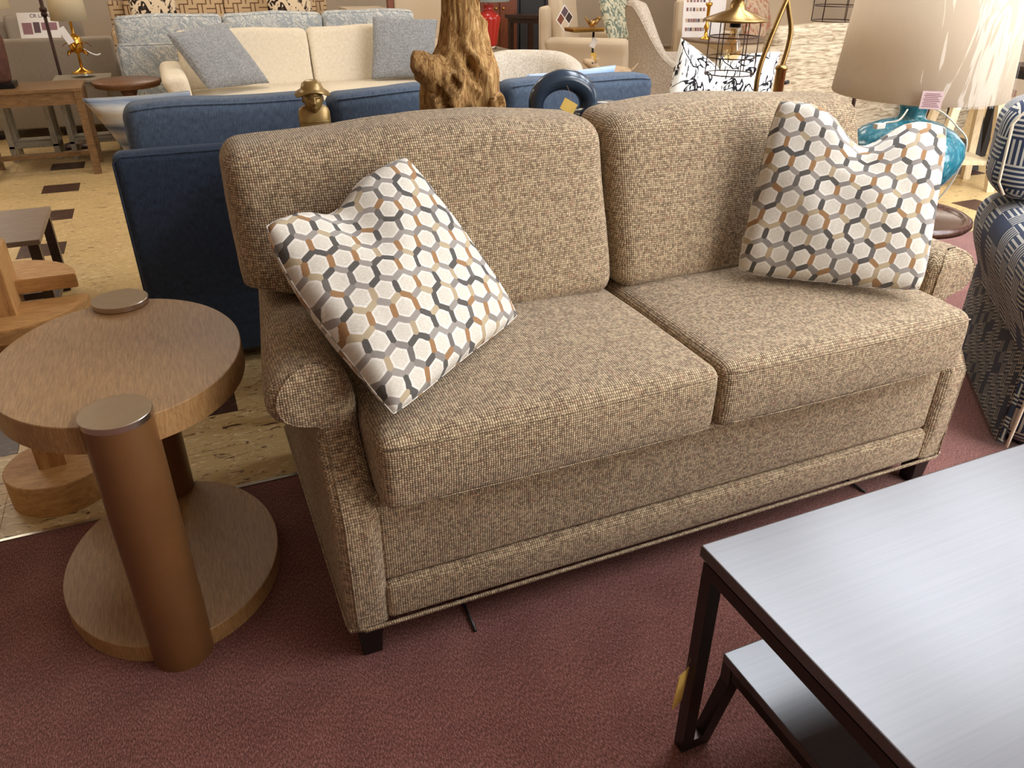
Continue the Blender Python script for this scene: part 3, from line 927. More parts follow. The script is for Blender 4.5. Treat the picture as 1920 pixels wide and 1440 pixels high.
# ================================================================== generic upholstery
def make_sofa(name, label, cat, loc, rz, w, d, seats, fab, seat_h=0.47, arm_h=0.62, arm_w=0.14, frame_h=0.80, back_h=0.92, cush_fab=None,
              roll=False, leg='black_wood', base_z=0.10, back_cush=True, over=0.03, lean=0.08, piping=True, cush_side_in=None, group=None, back_thick=0.16):
    """front faces local -y, centre of the footprint at the origin"""
    t = thing(name, label, cat, loc, rz, group)
    cf = cush_fab or fab
    x0, x1, y0, y1 = -w/2, w/2, -d/2, d/2
    ft = 0.13
    obj('base', soft_box((x0+arm_w*.6, y0+.03, base_z), (x1-arm_w*.6, y1-.02, seat_h-.15), 0.015, None, (6, 4, 2), 2), fab, t)
    def bkd(p, u):
        q = p.copy(); q.y += 0.03*max(0, (p.z-base_z))/0.72; return q
    bf = obj('back_frame', soft_box((x0, y1-ft, base_z), (x1, y1-.03, frame_h), 0.035, bkd, (12, 2, 6), 3), fab, t)
    if piping:
        pts = [(x0+.004, y1-.02, base_z+.02), (x0+.004, y1-.005, frame_h-.03), (x0+.03, y1-.004, frame_h-.012), (x1-.03, y1-.004, frame_h-.012), (x1-.004, y1-.005, frame_h-.03), (x1-.004, y1-.02, base_z+.02)]
        obj('piping', tube(pts, 0.004, 6), fab, bf)
    for s in (-1, 1):
        a0, a1 = (x0, x0+arm_w) if s < 0 else (x1-arm_w, x1)
        def ad(p, u, s=s):
            q = p.copy()
            if roll:
                k = max(0.0, min(1.0, (p.z-(arm_h-.16))/.10)); k = k*k*(3-2*k)
                q.x += s*0.05*k*(1 if u.x*s > 0 else 0.2)
            return q
        obj('arm', soft_box((a0, y0, base_z), (a1, y1-ft*.6, arm_h), min(0.055, arm_w*.45), ad, (2, 8, 8), 4), fab, t)
    ix0, ix1 = x0+arm_w, x1-arm_w
    sw = (ix1-ix0)/seats
    for i in range(seats):
        obj('seat_cushion', soft_box((ix0+sw*i+.003, y0-.01, seat_h-.15), (ix0+sw*(i+1)-.003, y1-ft-.04, seat_h), 0.035, puff(0.02, 0.01), (8, 6, 3), 3, 0.002, i*3.1), cf, t)
    if back_cush:
        bx0, bx1 = ix0-over, ix1+over
        if cush_side_in is not None: bx0, bx1 = x0+cush_side_in, x1-cush_side_in
        bw = (bx1-bx0)/seats
        zb = seat_h-.01
        for i in range(seats):
            def bd(p, u, i=i):
                q = p.copy(); ex = lambda v: max(0, 1-v*v)
                q.y += -0.035*ex(u.x)**.5*ex(u.z)**.5*(-u.y)*(1 if u.y < 0 else -.4)*-1
                q.y += lean*(p.z-zb)/(back_h-zb)
                q.z += 0.014*ex(u.x)**.6*max(0, u.z)+0.004*math.sin(p.x*11+i*2)*max(0, u.z)
                return q
            c = obj('back_cushion', soft_box((bx0+bw*i+.004, y1-ft-back_thick, zb), (bx0+bw*(i+1)-.004, y1-ft, back_h), 0.045, bd, (10, 3, 8), 3, 0.003, i*5.3+w), cf, t)
            if piping:
                for yy in (y1-ft-back_thick+.006, y1-ft-.006):
                    pts = []
                    for k in range(15):
                        u = 2*k/14-1; x = bx0+bw*i+.03+(bw-.06)*k/14
                        pts.append((x, yy+lean, back_h-.012+0.012*max(0, 1-u*u)**.6+0.004*math.sin(x*11+i*2)))
                    obj('piping', tube(pts, 0.003, 6), cf, c)
    for fx in (x0+.05, x1-.05-.05):
        for fy in (y0+.05, y1-.10):
            bm = box((fx, fy, 0), (fx+.05, fy+.05, base_z+.02), .003)
            for v in bm.verts:
                if v.co.z < .05: v.co.x = fx+.025+(v.co.x-fx-.025)*.75; v.co.y = fy+.025+(v.co.y-fy-.025)*.75
            obj('leg', bm, leg, t, False)
    return t

def barrel_chair(name, label, loc, rz, r, seat_h, back_h, arm_h, fab, thick=0.10, sweep=1.0, legs='darkwood', yscale=1.0, s0=0.18, s1=0.72):
    """round tub chair, open towards local -y"""
    t = thing(name, label, 'chair', loc, rz)
    bm = bmesh.new(); n = 44; half = math.radians(128)
    prev = None
    first = None
    for i in range(n+1):
        a = -half+2*half*i/n
        s = abs(a)/half
        q = max(0.0, min(1.0, (s-s0)/s1)); q = q*q*(3-2*q)
        top = back_h+(arm_h-back_h)*q*sweep
        ring = []
        dx, dy = math.sin(a), math.cos(a)*yscale
        flare = 0.06
        prof = [(r-thick*.9, .14), (r-.03, .14), (r-.02, .30), (r+flare*.5, top-.12), (r+flare, top-.04), (r+flare*.9, top-.012), (r+flare-.022, top), (r+flare-thick*.55, top+.004), (r+flare-thick*.95, top-.012), (r+flare-thick*1.1, top-.05), (r-thick*.95, seat_h+.05), (r-thick, seat_h-.1)]
        for rr, z in prof: ring.append(bm.verts.new((dx*rr, dy*rr, z)))
        if prev:
            for k in range(len(ring)):
                j = (k+1) % len(ring); bm.faces.new((prev[k], prev[j], ring[j], ring[k]))
        else: first = ring
        prev = ring
    bm.faces.new(first[::-1]); bm.faces.new(prev)
    bmesh.ops.recalc_face_normals(bm, faces=bm.faces)
    obj('shell', bm, fab, t)
    pts = []
    for i in range(n+1):
        a = -half+2*half*i/n; s = abs(a)/half
        q = max(0.0, min(1.0, (s-s0)/s1)); q = q*q*(3-2*q)
        top = back_h+(arm_h-back_h)*q*sweep
        pts.append((math.sin(a)*(r+.06), math.cos(a)*yscale*(r+.06), top-.038))
    obj('piping', tube(pts, 0.004, 6), fab, t)
    prof = [(0, .2), (r-thick-.005, .2), (r-thick-.005, seat_h-.03), (r-thick-.03, seat_h), (0, seat_h+.02)]
    obj('seat_cushion', lathe(prof, 40, 1, yscale), fab, t)
    for i in range(4):
        a = math.radians(45+90*i)
        obj('leg', lathe([(0, 0), (.016, 0), (.024, .16), (0, .16)], 12, 1, 1, None, (math.cos(a)*(r-.1), math.sin(a)*(r-.1)*yscale, 0)), legs, t)
    return t

# ---- blue sofa, seen from behind
make_sofa('sofa', 'denim blue three-seat sofa seen from behind, back to back with tan sofa', 'sofa', (.75, 1.64+.47, 0), PI, 2.22, .94, 3, 'blue_dark', .46, .64, .14, .845, .972, 'blue', piping=True, cush_side_in=.055, base_z=.05, lean=.05)
pillow('scatter_pillow', ((-.30, 2.04, .70), (-.02, 2.10, .64), (-.06, 2.10, .97), (-.435, 2.04, .97)), .07, 'stripe', 'cream and slate striped pillow poking out past the blue sofa end', seed=11, wr=.004)
pillow('scatter_pillow', ((1.30, 2.09, .58), (1.72, 2.09, .58), (1.80, 2.06, .985), (1.34, 2.06, .965)), .06, 'stripe2', 'white and pale blue pillow behind the blue sofa cushions, before the stone animal', seed=12, wr=.004)

# ---- console table between the two sofas with its ornaments
def simple_table(name, label, loc, rz, w, d, h, top_m, leg_m, leg=.04, top_t=.03, apron=.06, shelf=None, over=.01, slats=0, stretch=None, cat='table', inset=.0):
    t = thing(name, label, cat, loc, rz)
    obj('table_top', box((-w/2, -d/2, h-top_t), (w/2, d/2, h), .004), top_m, t, False)
    for sx in (-1, 1):
        for sy in (-1, 1):
            cx, cy = sx*(w/2-over-leg/2-inset), sy*(d/2-over-leg/2-inset)
            obj('leg', box((cx-leg/2, cy-leg/2, 0), (cx+leg/2, cy+leg/2, h-top_t), .002), leg_m, t, False)
    if apron:
        for sy in (-1, 1):
            cy = sy*(d/2-over-leg/2-inset)
            obj('apron', box((-w/2+over+leg+inset, cy-leg*.35, h-top_t-apron), (w/2-over-leg-inset, cy+leg*.35, h-top_t)), leg_m, t, False)
        for sx in (-1, 1):
            cx = sx*(w/2-over-leg/2-inset)
            obj('apron', box((cx-leg*.35, -d/2+over+leg+inset, h-top_t-apron), (cx+leg*.35, d/2-over-leg-inset, h-top_t)), leg_m, t, False)
    if shelf is not None:
        obj('shelf', box((-w/2+over+inset, -d/2+over+inset, shelf), (w/2-over-inset, d/2-over-inset, shelf+.02), .002), leg_m, t, False)
    if stretch is not None:
        for sx in (-1, 1):
            cx = sx*(w/2-over-leg/2-inset)
            obj('stretcher', box((cx-leg*.3, -d/2+over+leg, stretch), (cx+leg*.3, d/2-over-leg, stretch+.035)), leg_m, t, False)
        obj('stretcher', box((-w/2+over+leg*.8, -.02, stretch), (w/2-over-leg*.8, .02, stretch+.03)), leg_m, t, False)
    if slats:
        for sx in (-1, 1):
            cx = sx*(w/2-over-leg/2-inset)
            for i in range(slats):
                y = -d/2+over+leg+(d-2*over-2*leg)*(i+.5)/slats
                obj('slat', box((cx-.007, y-.011, stretch or .1), (cx+.007, y+.011, h-top_t-.02)), leg_m, t, False)
    return t
CON = .845
simple_table('console_table', 'dark narrow console table hidden behind the tan sofa back', (.83, 1.30, 0), 0, 1.55, .36, CON, 'darkwood', 'darkwood')

def build_bust():
    t = thing('bust_statue', 'small aged brass bust wearing a brimmed hat behind the tan sofa', 'statue', (.268, 1.30, CON), math.radians(-4))
    secs = [(.000, .036, .028), (.012, .040, .030), (.034, .036, .027), (.052, .042, .028), (.085, .047, .029), (.125, .0495, .028), (.148, .049, .024), (.160, .045, .020), (.168, .036, .017), (.172, .022, .015), (.182, .016, .014)]
    bm = bmesh.new(); rings = []
    for z, a, b in secs:
        rings.append([bm.verts.new((a*math.copysign(abs(math.cos(q))**.75, math.cos(q)), b*math.copysign(abs(math.sin(q))**.75, math.sin(q)), z)) for q in [2*PI*i/40 for i in range(40)]])
    for p, q in zip(rings, rings[1:]):
        for i in range(40): bm.faces.new((p[i], p[(i+1) % 40], q[(i+1) % 40], q[i]))
    bm.faces.new(rings[0][::-1]); bm.faces.new(rings[-1])
    bmesh.ops.recalc_face_normals(bm, faces=bm.faces)
    obj('shoulders', bm, 'bustbrass', t)
    for zz in (.098, .110, .124):
        pts = [(.0488*math.copysign(abs(math.cos(a))**.75, math.cos(a)), -.0295*abs(math.sin(a))**.75, zz) for a in [PI*i/20 for i in range(2, 19)]]
        obj('collar_band', tube(pts, .0017, 6), 'bustbrass', t)
    bm = bmesh.new(); bmesh.ops.create_uvsphere(bm, u_segments=72, v_segments=54, radius=1)
    for v in bm.verts:
        n = v.co.normalized(); x, z = n.x, n.z
        w = 1-0.16*max(0, -z)**2
        p = Vector((n.x*.0305*w, n.y*.034, n.z*.043))
        if n.y < -0.1:
            g = lambda cx, cz, sx, sz: math.exp(-((x-cx)/sx)**2-((z-cz)/sz)**2)
            p.y -= .0115*g(0, -.16, .12, .22)+.0065*g(0, -.30, .20, .09)
            p.y -= .0056*(g(-.36, .14, .26, .06)+g(.36, .14, .26, .06))
            p.y += .0075*(g(-.38, .0, .2, .09)+g(.38, .0, .2, .09))
            p.y -= .0056*(g(-.38, -.02, .15, .05)+g(.38, -.02, .15, .05))
            p.y -= .0066*g(0, -.50, .24, .05)+.0062*g(0, -.60, .20, .05)
            p.y += .0060*g(0, -.55, .24, .022)
            p.y -= .0022*g(0, -.80, .25, .13)
        v.co = p+Vector((0, -.018, .193))
    obj('head', bm, 'bustbrass', t)
    for sx in (-1, 1):
        bm = bmesh.new(); bmesh.ops.create_uvsphere(bm, u_segments=12, v_segments=10, radius=1)
        for v in bm.verts: v.co = Vector((v.co.x*.004+sx*.030, v.co.y*.007-.010, v.co.z*.011+.190))
        obj('ear', bm, 'bustbrass', t)
    bm = lathe([(.026, .212), (.034, .214), (.052, .209), (.0535, .2115), (.036, .2195), (.033, .226), (.029, .238), (.017, .246), (0, .248)], 56)
    for v in bm.verts:
        rr = math.hypot(v.co.x, v.co.y); an = math.atan2(v.co.y, v.co.x)
        if rr > .035: v.co.z += (rr-.035)/.018*(-.007*math.cos(an*2)+.003*math.sin(an*3))
        v.co.y -= .014
        v.co.z += v.co.y*.06
    obj('hat', bm, 'bustbrass', t)
build_bust()

def build_driftwood():
    t = thing('driftwood_sculpture', 'tall golden driftwood trunk standing behind the tan sofa', 'sculpture', (.76, 1.30, CON))
    secs = [(0, .01, .150, .12), (.05, .008, .140, .115), (.12, .006, .138, .115), (.18, .008, .140, .115), (.235, .010, .134, .11), (.27, .014, .118, .10), (.30, .018, .100, .09), (.33, .020, .086, .08), (.37, .016, .076, .07), (.42, .012, .066, .062), (.48, .010, .064, .06), (.56, .02, .060, .056), (.66, .035, .052, .05), (.74, .05, .036, .036), (.78, .055, .012, .012)]
    def S(z):
        for a, b in zip(secs, secs[1:]):
            if a[0] <= z <= b[0]:
                q = (z-a[0])/(b[0]-a[0]); q = q*q*(3-2*q) if False else q
                return [a[i]+(b[i]-a[i])*q for i in range(1, 4)]
        return secs[-1][1:]
    bm = bmesh.new(); NZ, NA = 110, 96; rings = []
    holes = [((.010, -.095, .262), .026, .06), ((-.098, -.09, .185), .016, .05), ((-.090, -.09, .150), .016, .05), ((-.080, -.09, .115), .018, .05), ((-.055, -.09, .225), .014, .03), ((.060, -.06, .44), .018, .03), ((.0, -.09, .10), .03, .03)]
    for i in range(NZ+1):
        z = .78*i/NZ; c, a, b = S(z); ring = []
        for k in range(NA):
            q = 2*PI*k/NA
            n = noise.noise(Vector((math.cos(q)*1.6, math.sin(q)*1.6, z*3.5)))*.20+noise.noise(Vector((math.cos(q)*4, math.sin(q)*4, z*5)))*.10+abs(noise.noise(Vector((math.cos(q)*9, math.sin(q)*9, z*4))))*-.07
            flare = .12*max(0, math.cos(3*q+.6))*max(0, 1-z/.2)
            p = Vector((c+a*(1+n*1.15+flare)*math.cos(q), b*(1+n*1.15+flare)*math.sin(q), z))
            for h, rad, dep in holes:
                hv = Vector(h); d = math.hypot((p.x-hv.x)+.45*(p.z-hv.z), (p.z-hv.z)*.5) if p.y < 0 else 9
                e = math.exp(-(d/rad)**2*1.4)
                rim = math.exp(-((d-rad*1.25)/(rad*.4))**2)
                dirv = Vector((math.cos(q), math.sin(q), 0))
                p -= dirv*dep*e; p += dirv*.010*rim
            ring.append(bm.verts.new(p))
        rings.append(ring)
    for p, q in zip(rings, rings[1:]):
        for k in range(NA): bm.faces.new((p[k], p[(k+1) % NA], q[(k+1) % NA], q[k]))
    bm.faces.new(rings[0][::-1]); bm.faces.new(rings[-1])
    bmesh.ops.recalc_face_normals(bm, faces=bm.faces)
    obj('trunk', bm, 'drift', t)
    b2 = tube(smoothpts([(-.04, -.01, .225), (-.095, -.02, .245), (-.14, -.03, .275), (-.168, -.035, .303), (-.172, -.036, .312)], 6), 0.03, 20)
    ctr = Vector((-.14, -.03, .275))
    b2.free()
    P = smoothpts([(-.02, -.01, .20), (-.09, -.02, .243), (-.135, -.03, .272), (-.162, -.035, .298), (-.172, -.036, .310)], 6)
    R = [.085-.079*(i/24)**.9 for i in range(25)]
    b2 = tube(P, R[:len(P)], 20)
    for v in b2.verts: v.co += v.normal*(noise.noise(v.co*30)*.010+noise.noise(v.co*70)*.005)
    obj('stub_branch', b2, 'drift', t)
    kn = lathe([(.040, -.006), (.040, .006), (.033, .014), (.026, .010), (.020, -.004), (0, -.008)], 28)
    for v in kn.verts: v.co += Vector((noise.noise(v.co*40), noise.noise(v.co*40+Vector((3, 0, 0))), 0))*.006
    k = obj('knot', kn, 'drift', t); k.location = (.093, -.098, .150); k.rotation_euler = (math.radians(80), 0, math.radians(38))
build_driftwood()

def build_ring():
    t = thing('ceramic_sculpture', 'glossy navy ceramic ring sculpture standing behind the tan sofa back', 'sculpture', (1.22, 1.30, CON), math.radians(-8))
    P = [(-.075+.098*math.cos(a), .0, .120+.080*math.sin(a)) for a in [2*PI*i/40 for i in range(40)]]
    R = [.030+.006*math.sin(2*PI*i/40*1+.5) for i in range(40)]
    obj('ring', tube(P, R, 18, closed=True), 'navyglaze', t)
    bm = lathe([(0, 0), (.06, .004), (.10, .03), (.118, .065), (.108, .095), (.07, .117), (0, .126)], 40, 1, .8, None, (.085, .0, 0))
    obj('pod', bm, 'navyglaze', t)
build_ring()
hang_tag('price_tag', 'yellow price tag dangling from the navy ceramic ring', (1.14, 1.268, 1.03), (1.148, 1.245, .982), .055, .04, 'yellow', 0.5, math.radians(-5))

# ================================================================== navy armchair, right edge
def build_navy_chair():
    rz = -math.radians(41)
    t = thing('armchair', 'navy armchair with cream meander pattern at the right edge on carpet', 'armchair', (2.14, .03, 0), rz)
    w, d = .96, .92
    def arm(x0, x1, s):
        def f(p, u):
            q = p.copy(); k = max(0.0, min(1.0, (p.z-.30)/.25)); k = k*k*(3-2*k)
            q.x += s*(.075*k)*(1 if u.x*s > 0 else .15)
            q.y -= 0.02*k*(1 if u.y < 0 else 0)
            return q
        return soft_box((x0, 0, .02), (x1, .86, .665), .085, f, (3, 10, 12), 5)
    for x0, x1, s in ((0, .22, -1), (w-.22, w, 1)):
        a = obj('arm', arm(x0, x1, s), 'navy_pat', t)
        pts = [(x0+.02 if s < 0 else x1-.02, -.004, .03), (x0+.012-(.0 if s < 0 else -.2), -.008, .3) if False else (x0+.02 if s < 0 else x1-.02, -.006, .30), ((x0-.045) if s < 0 else x1+.045, -.024, .52), ((x0-.03) if s < 0 else x1+.03, -.02, .62), ((x0+.06) if s < 0 else x1-.06, -.018, .655), ((x1-.03) if s < 0 else x0+.03, -.018, .62), ((x1-.012) if s < 0 else x0+.012, -.012, .45)]
        obj('piping', tube(smoothpts(pts, 5), .005, 6), 'beige', a)
    obj('side_panel', soft_box((-.004, .03, .02), (.02, .86, .36), .008, None, (2, 6, 4), 2), 'navy_small', t)
    obj('base', box((.2, .02, .02), (w-.2, .86, .30)), 'navy_pat', t, False)
    obj('seat_cushion', soft_box((.2, -.02, .29), (w-.2, .66, .49), .05, puff(.03, .02), (8, 8, 4), 4), 'navy_pat', t)
    obj('back_frame', soft_box((.02, .74, .02), (w-.02, .92, .84), .06, None, (8, 3, 8), 4), 'navy_pat', t)
    def bl(p, u):
        q = p.copy(); h = (p.z-.45)/.5; q.y += .12*h-.04*max(0, 1-u.x**2)*max(0, 1-u.z**2)*(u.y < 0); return q
    c = obj('back_cushion', soft_box((-.10, .50, .675), (w+.10, .75, 1.005), .09, bl, (8, 4, 8), 5), 'navy_pat', t)
    obj('piping', tube([(-.06, .575, .70), (-.085, .58, .74), (-.088, .615, .93), (-.05, .632, .985), (w+.05, .632, .985), (w+.088, .615, .93), (w+.085, .58, .74), (w+.06, .575, .70)], .005, 6), 'beige', c)
    for x in (.08, w-.12):
        for y in (.08, .8): obj('leg', box((x, y, 0), (x+.04, y+.04, .04)), 'black_wood', t, False)
build_navy_chair()

# ================================================================== teal lamp on its pedestal table
LX, LY = 2.193, .722
def build_pedestal():
    t = thing('pedestal_table', 'round mahogany pedestal table with raised rim under the teal lamp', 'table', (2.240, .700, 0))
    obj('table_top', lathe([(0, .575), (.20, .575), (.222, .582), (.232, .594), (.230, .606), (.220, .612), (.206, .611), (.200, .603), (.194, .600), (0, .600)], 72), 'mahogany', t)
    obj('stem', lathe([(0, .10), (.045, .10), (.05, .16), (.028, .20), (.022, .34), (.036, .46), (.024, .50), (.06, .56), (.08, .576), (0, .576)], 32), 'mahogany', t)
    for k in range(3):
        a = 2*PI*k/3+.4
        P = smoothpts([(math.cos(a)*.02, math.sin(a)*.02, .15), (math.cos(a)*.10, math.sin(a)*.10, .13), (math.cos(a)*.17, math.sin(a)*.17, .05), (math.cos(a)*.21, math.sin(a)*.21, .018)], 6)
        obj('leg', tube(P, .018, 10), 'mahogany', t)
build_pedestal()

def build_teal_lamp():
    t = thing('table_lamp', 'teal art glass table lamp with plastic-wrapped linen shade beside tan sofa', 'lamp', (LX, LY, .600))
    obj('plinth', box((-.075, -.075, 0), (.075, .075, .042), .004), 'oak', t, False)
    prof = [(0, .042), (.045, .044), (.066, .056), (.118, .095), (.162, .145), (.186, .190), (.194, .230), (.184, .268), (.148, .302), (.098, .326), (.058, .337), (.044, .343), (.042, .358), (.047, .378), (.052, .390), (.047, .393), (0, .391)]
    obj('glass_body', lathe(prof, 72), 'teal', t, label='streaky teal glass body')
    obj('collar', lathe([(0, .391), (.047, .391), (.050, .396), (.046, .406), (.03, .412), (.014, .414), (.012, .48), (0, .48)], 40), 'steel', t)
    z0, z1, r0, r1 = .420, .80, .272, .243
    shade = obj('shade', lathe([(r0, z0), (r0+.003, z0+.004), (r1+.003, z1), (r1, z1), (r0-.003, z0+.004), (r0, z0)], 96), 'shade', t)
    obj('shade_seam', tube([(r0*math.cos(a)+.0, r0*math.sin(a), z0+.004) for a in [math.radians(-112)]]+[((r1+.003)*math.cos(math.radians(-112)), (r1+.003)*math.sin(math.radians(-112)), z1)], .0018, 6), 'shade', shade)
    sp = bmesh.new()
    for k in range(3):
        a = 2*PI*k/3; tube([(0, 0, z1-.03), (r1*math.cos(a), r1*math.sin(a), z1-.01)], .002, 6, sp)
    tube([(0, 0, .47), (0, 0, z1-.03)], .004, 8, sp)
    obj('harp', sp, 'steel', t)
    bm = bmesh.new(); seg = 160; NZ = 24; rings = []
    for i in range(NZ+1):
        q = i/NZ; z = z0-.004+(z1-z0+.008)*q; ring = []
        for k in range(seg):
            a = 2*PI*k/seg
            rr = r0+(r1-r0)*q+.008
            rr += .006*abs(noise.noise(Vector((math.cos(a)*5, math.sin(a)*5, z*3+q))))+.005*noise.noise(Vector((math.cos(a)*13, math.sin(a)*13, z*8)))
            ring.append(bm.verts.new((rr*math.cos(a), rr*math.sin(a), z)))
        rings.append(ring)
    for p, q in zip(rings, rings[1:]):
        for k in range(seg): bm.faces.new((p[k], p[(k+1) % seg], q[(k+1) % seg], q[k]))
    obj('plastic_wrap', bm, 'film', t, label='crinkled clear plastic wrap')
    # label card on the shade
    a = math.radians(-131)
    lab = obj('care_label', box((-.030, -.0008, 0), (.030, .0008, .052)), 'pinkpaper', t, False, label='small pale pink printed care label')
    lab.location = ((r0+.017)*math.cos(a), (r0+.017)*math.sin(a), z0-.004); lab.rotation_euler = (0, 0, a+PI/2)
    pb = bmesh.new()
    for i in range(8): add_box(pb, (-.024+.003*(i % 2), -.0014, .006+.0053*i), (.024-.004*(i % 3), -.0009, .0082+.0053*i))
    obj('print_line', pb, 'ink', lab, False)
    # cord with switch
    P = smoothpts([(.03, -.02, .38), (.10, -.03, .36), (.17, -.05, .31), (.22, -.07, .25), (.215, -.06, .12), (.17, -.03, .01)], 6)
    obj('cord', tube(P, .003, 8), 'lampcord', t)
    P = smoothpts([(-.05, -.02, .375), (-.09, -.03, .345), (-.13, -.01, .335), (-.16, -.03, .33)], 6)
    obj('loose_cord', tube(P, .003, 8), 'lampcord', t)
    sw = box((-.195, -.042, .324), (-.158, -.022, .341), .004)
    obj('plug', sw, 'plastic', t, False)
build_teal_lamp()

# ================================================================== honey oak split-level table, left
def build_oak_table():
    t = thing('accent_table', 'honey oak split-level accent table with drum base behind side table', 'table', (-.665, 1.08, 0))
    obj('drum_base', sharp_l([(0, 0), (.140, 0), (.142, .004), (.142, .098), (.139, .101), (0, .101)], 64, (0.005, -.07, 0)), 'oak', t)
    obj('post', box((-.04, -.10, .098), (.035, .055, .752), .003), 'oak_v', t, False)
    def half(r, up, z0, z1):
        pts = [(r*math.cos(a), r*math.sin(a)) for a in [PI*i/32 for i in range(33)]]
        if not up: pts = [(-x, -y) for x, y in pts]
        return slab(pts, z0, z1, None, .003)
    obj('upper_tier', half(.185, True, .605, .645), 'oak', t, False)
    obj('lower_tier', half(.205, False, .545, .585), 'oak', t, False)
def sharp_l(prof, seg, c):
    bm = lathe(prof, seg, 1, 1, None, c)
    for e in bm.edges:
        if len(e.link_faces) == 2 and e.calc_face_angle(0) > .7: e.smooth = False
    return bm
build_oak_table()

simple_table('low_table', 'low table with taupe top and dark legs behind the honey oak table', (-1.09, 2.56, 0), 0, .70, .52, .40, 'taupe_top', 'darkwood', .04, .022, .0, None, .01, 0, .06)

# ================================================================== cream sofa group
make_sofa('sofa', 'cream linen two-seat sofa with grey pillows behind the blue sofa', 'sofa', (1.0, 5.28, 0), 0, 2.2, 1.0, 2, 'cream', .50, .70, .13, .68, .90, roll=True, piping=False, lean=.10, base_z=.12)
pillow('scatter_pillow', ((.15, 5.05, .56), (.62, 5.28, .55), (.36, 5.42, .98), (-.06, 5.16, .93)), .085, 'grey_pillow', 'grey tweed pillow on the left end of the cream sofa', seed=21)
pillow('scatter_pillow', ((1.42, 5.32, .53), (1.94, 5.27, .53), (2.04, 5.40, .96), (1.50, 5.44, .99)), .085, 'grey_pillow', 'grey tweed pillow beside the driftwood on the cream sofa', seed=22)
tag(obj('hang_tag', box((.62, 4.90, .522), (.70, 4.96, .5235)), 'yellow', None, False), 'small yellow tag lying on the cream sofa seat', 'tag')
make_sofa('sofa', 'blue-grey marbled three-seat sofa seen from behind, beyond cream sofa', 'sofa', (.82, 6.50, 0), PI, 2.50, .96, 3, 'marble', .48, .64, .14, .80, .985, piping=True, cush_side_in=.01, base_z=.06, lean=.05)

# ---- left background
def round_table(name, label, loc, r, h, m, base=True):
    t = thing(name, label, 'table', loc)
    obj('table_top', lathe([(0, h-.05), (r-.04, h-.05), (r-.012, h-.042), (r-.012, h-.028), (r, h-.022), (r, h-.004), (r-.004, h), (0, h)], 64), m, t)
    obj('pedestal', lathe([(0, .03), (.10, .03), (.07, .08), (.05, .14), (.045, h-.12), (.07, h-.05), (0, h-.05)], 32), m, t)
    obj('foot', lathe([(0, 0), (r*.7, 0), (r*.7, .02), (.1, .035), (0, .035)], 40), m, t)
    return t
round_table('round_table', 'round dark walnut pedestal table in front of the marbled sofa', (-.39, 5.50, 0), .24, .60, 'walnut')
simple_table('console_table', 'brown wooden console table on tile floor at the left edge', (-1.05, 5.42, 0), 0, .74, .46, .60, 'brown_table', 'brown_table', .05, .022, .085, None, .006, 0, .10)
def build_urn():
    t = thing('table_lamp', 'rust brown textured urn lamp on black base at left edge', 'lamp', (-1.20, 5.42, .60))
    obj('foot', box((-.10, -.10, 0), (.10, .10, .035), .006), 'blackmetal', t, False)
    obj('urn_body', lathe([(0, .035), (.075, .035), (.085, .06), (.095, .18), (.10, .30), (.085, .38), (.05, .42), (.02, .44), (.012, .5), (0, .5)], 40), 'urn', t)
    obj('shade', lathe([(.20, .50), (.203, .50), (.16, .76), (.157, .76), (.20, .50)], 48), 'shade_cream', t)
build_urn()
def build_floor_lamp():
    t = thing('floor_lamp', 'thin dark metal floor lamp pole behind the brown console table', 'floor lamp', (-.895, 6.30, 0))
    obj('base', lathe([(0, 0), (.14, 0), (.14, .012), (.08, .03), (.03, .05), (.02, .10), (0, .10)], 40), 'brownmetal', t)
    obj('pole', tube([(0, 0, .08), (0, 0, 1.02)], .013, 14), 'brownmetal', t)
    obj('joint', lathe([(0, .99), (.018, .99), (.024, 1.0), (.024, 1.015), (.018, 1.02), (.026, 1.03), (.026, 1.05), (.014, 1.06), (.014, 1.5), (0, 1.5)], 24), 'brownmetal', t)
    obj('shade', lathe([(.20, 1.45), (.203, 1.45), (.15, 1.70), (.147, 1.70), (.20, 1.45)], 48), 'shade_cream', t)
build_floor_lamp()
simple_table('end_table', 'weathered grey slatted end table under the gilt flower lamp', (-.71, 5.92, 0), 0, .40, .36, .585, 'greywood', 'greywood', .035, .02, .04, .12, .01, 5, .12)
simple_table('end_table', 'weathered grey slatted end table behind the brown console legs', (-1.16, 6.00, 0), 0, .36, .36, .50, 'greywood', 'greywood', .04, .02, .04, .10, .01, 4, .10)
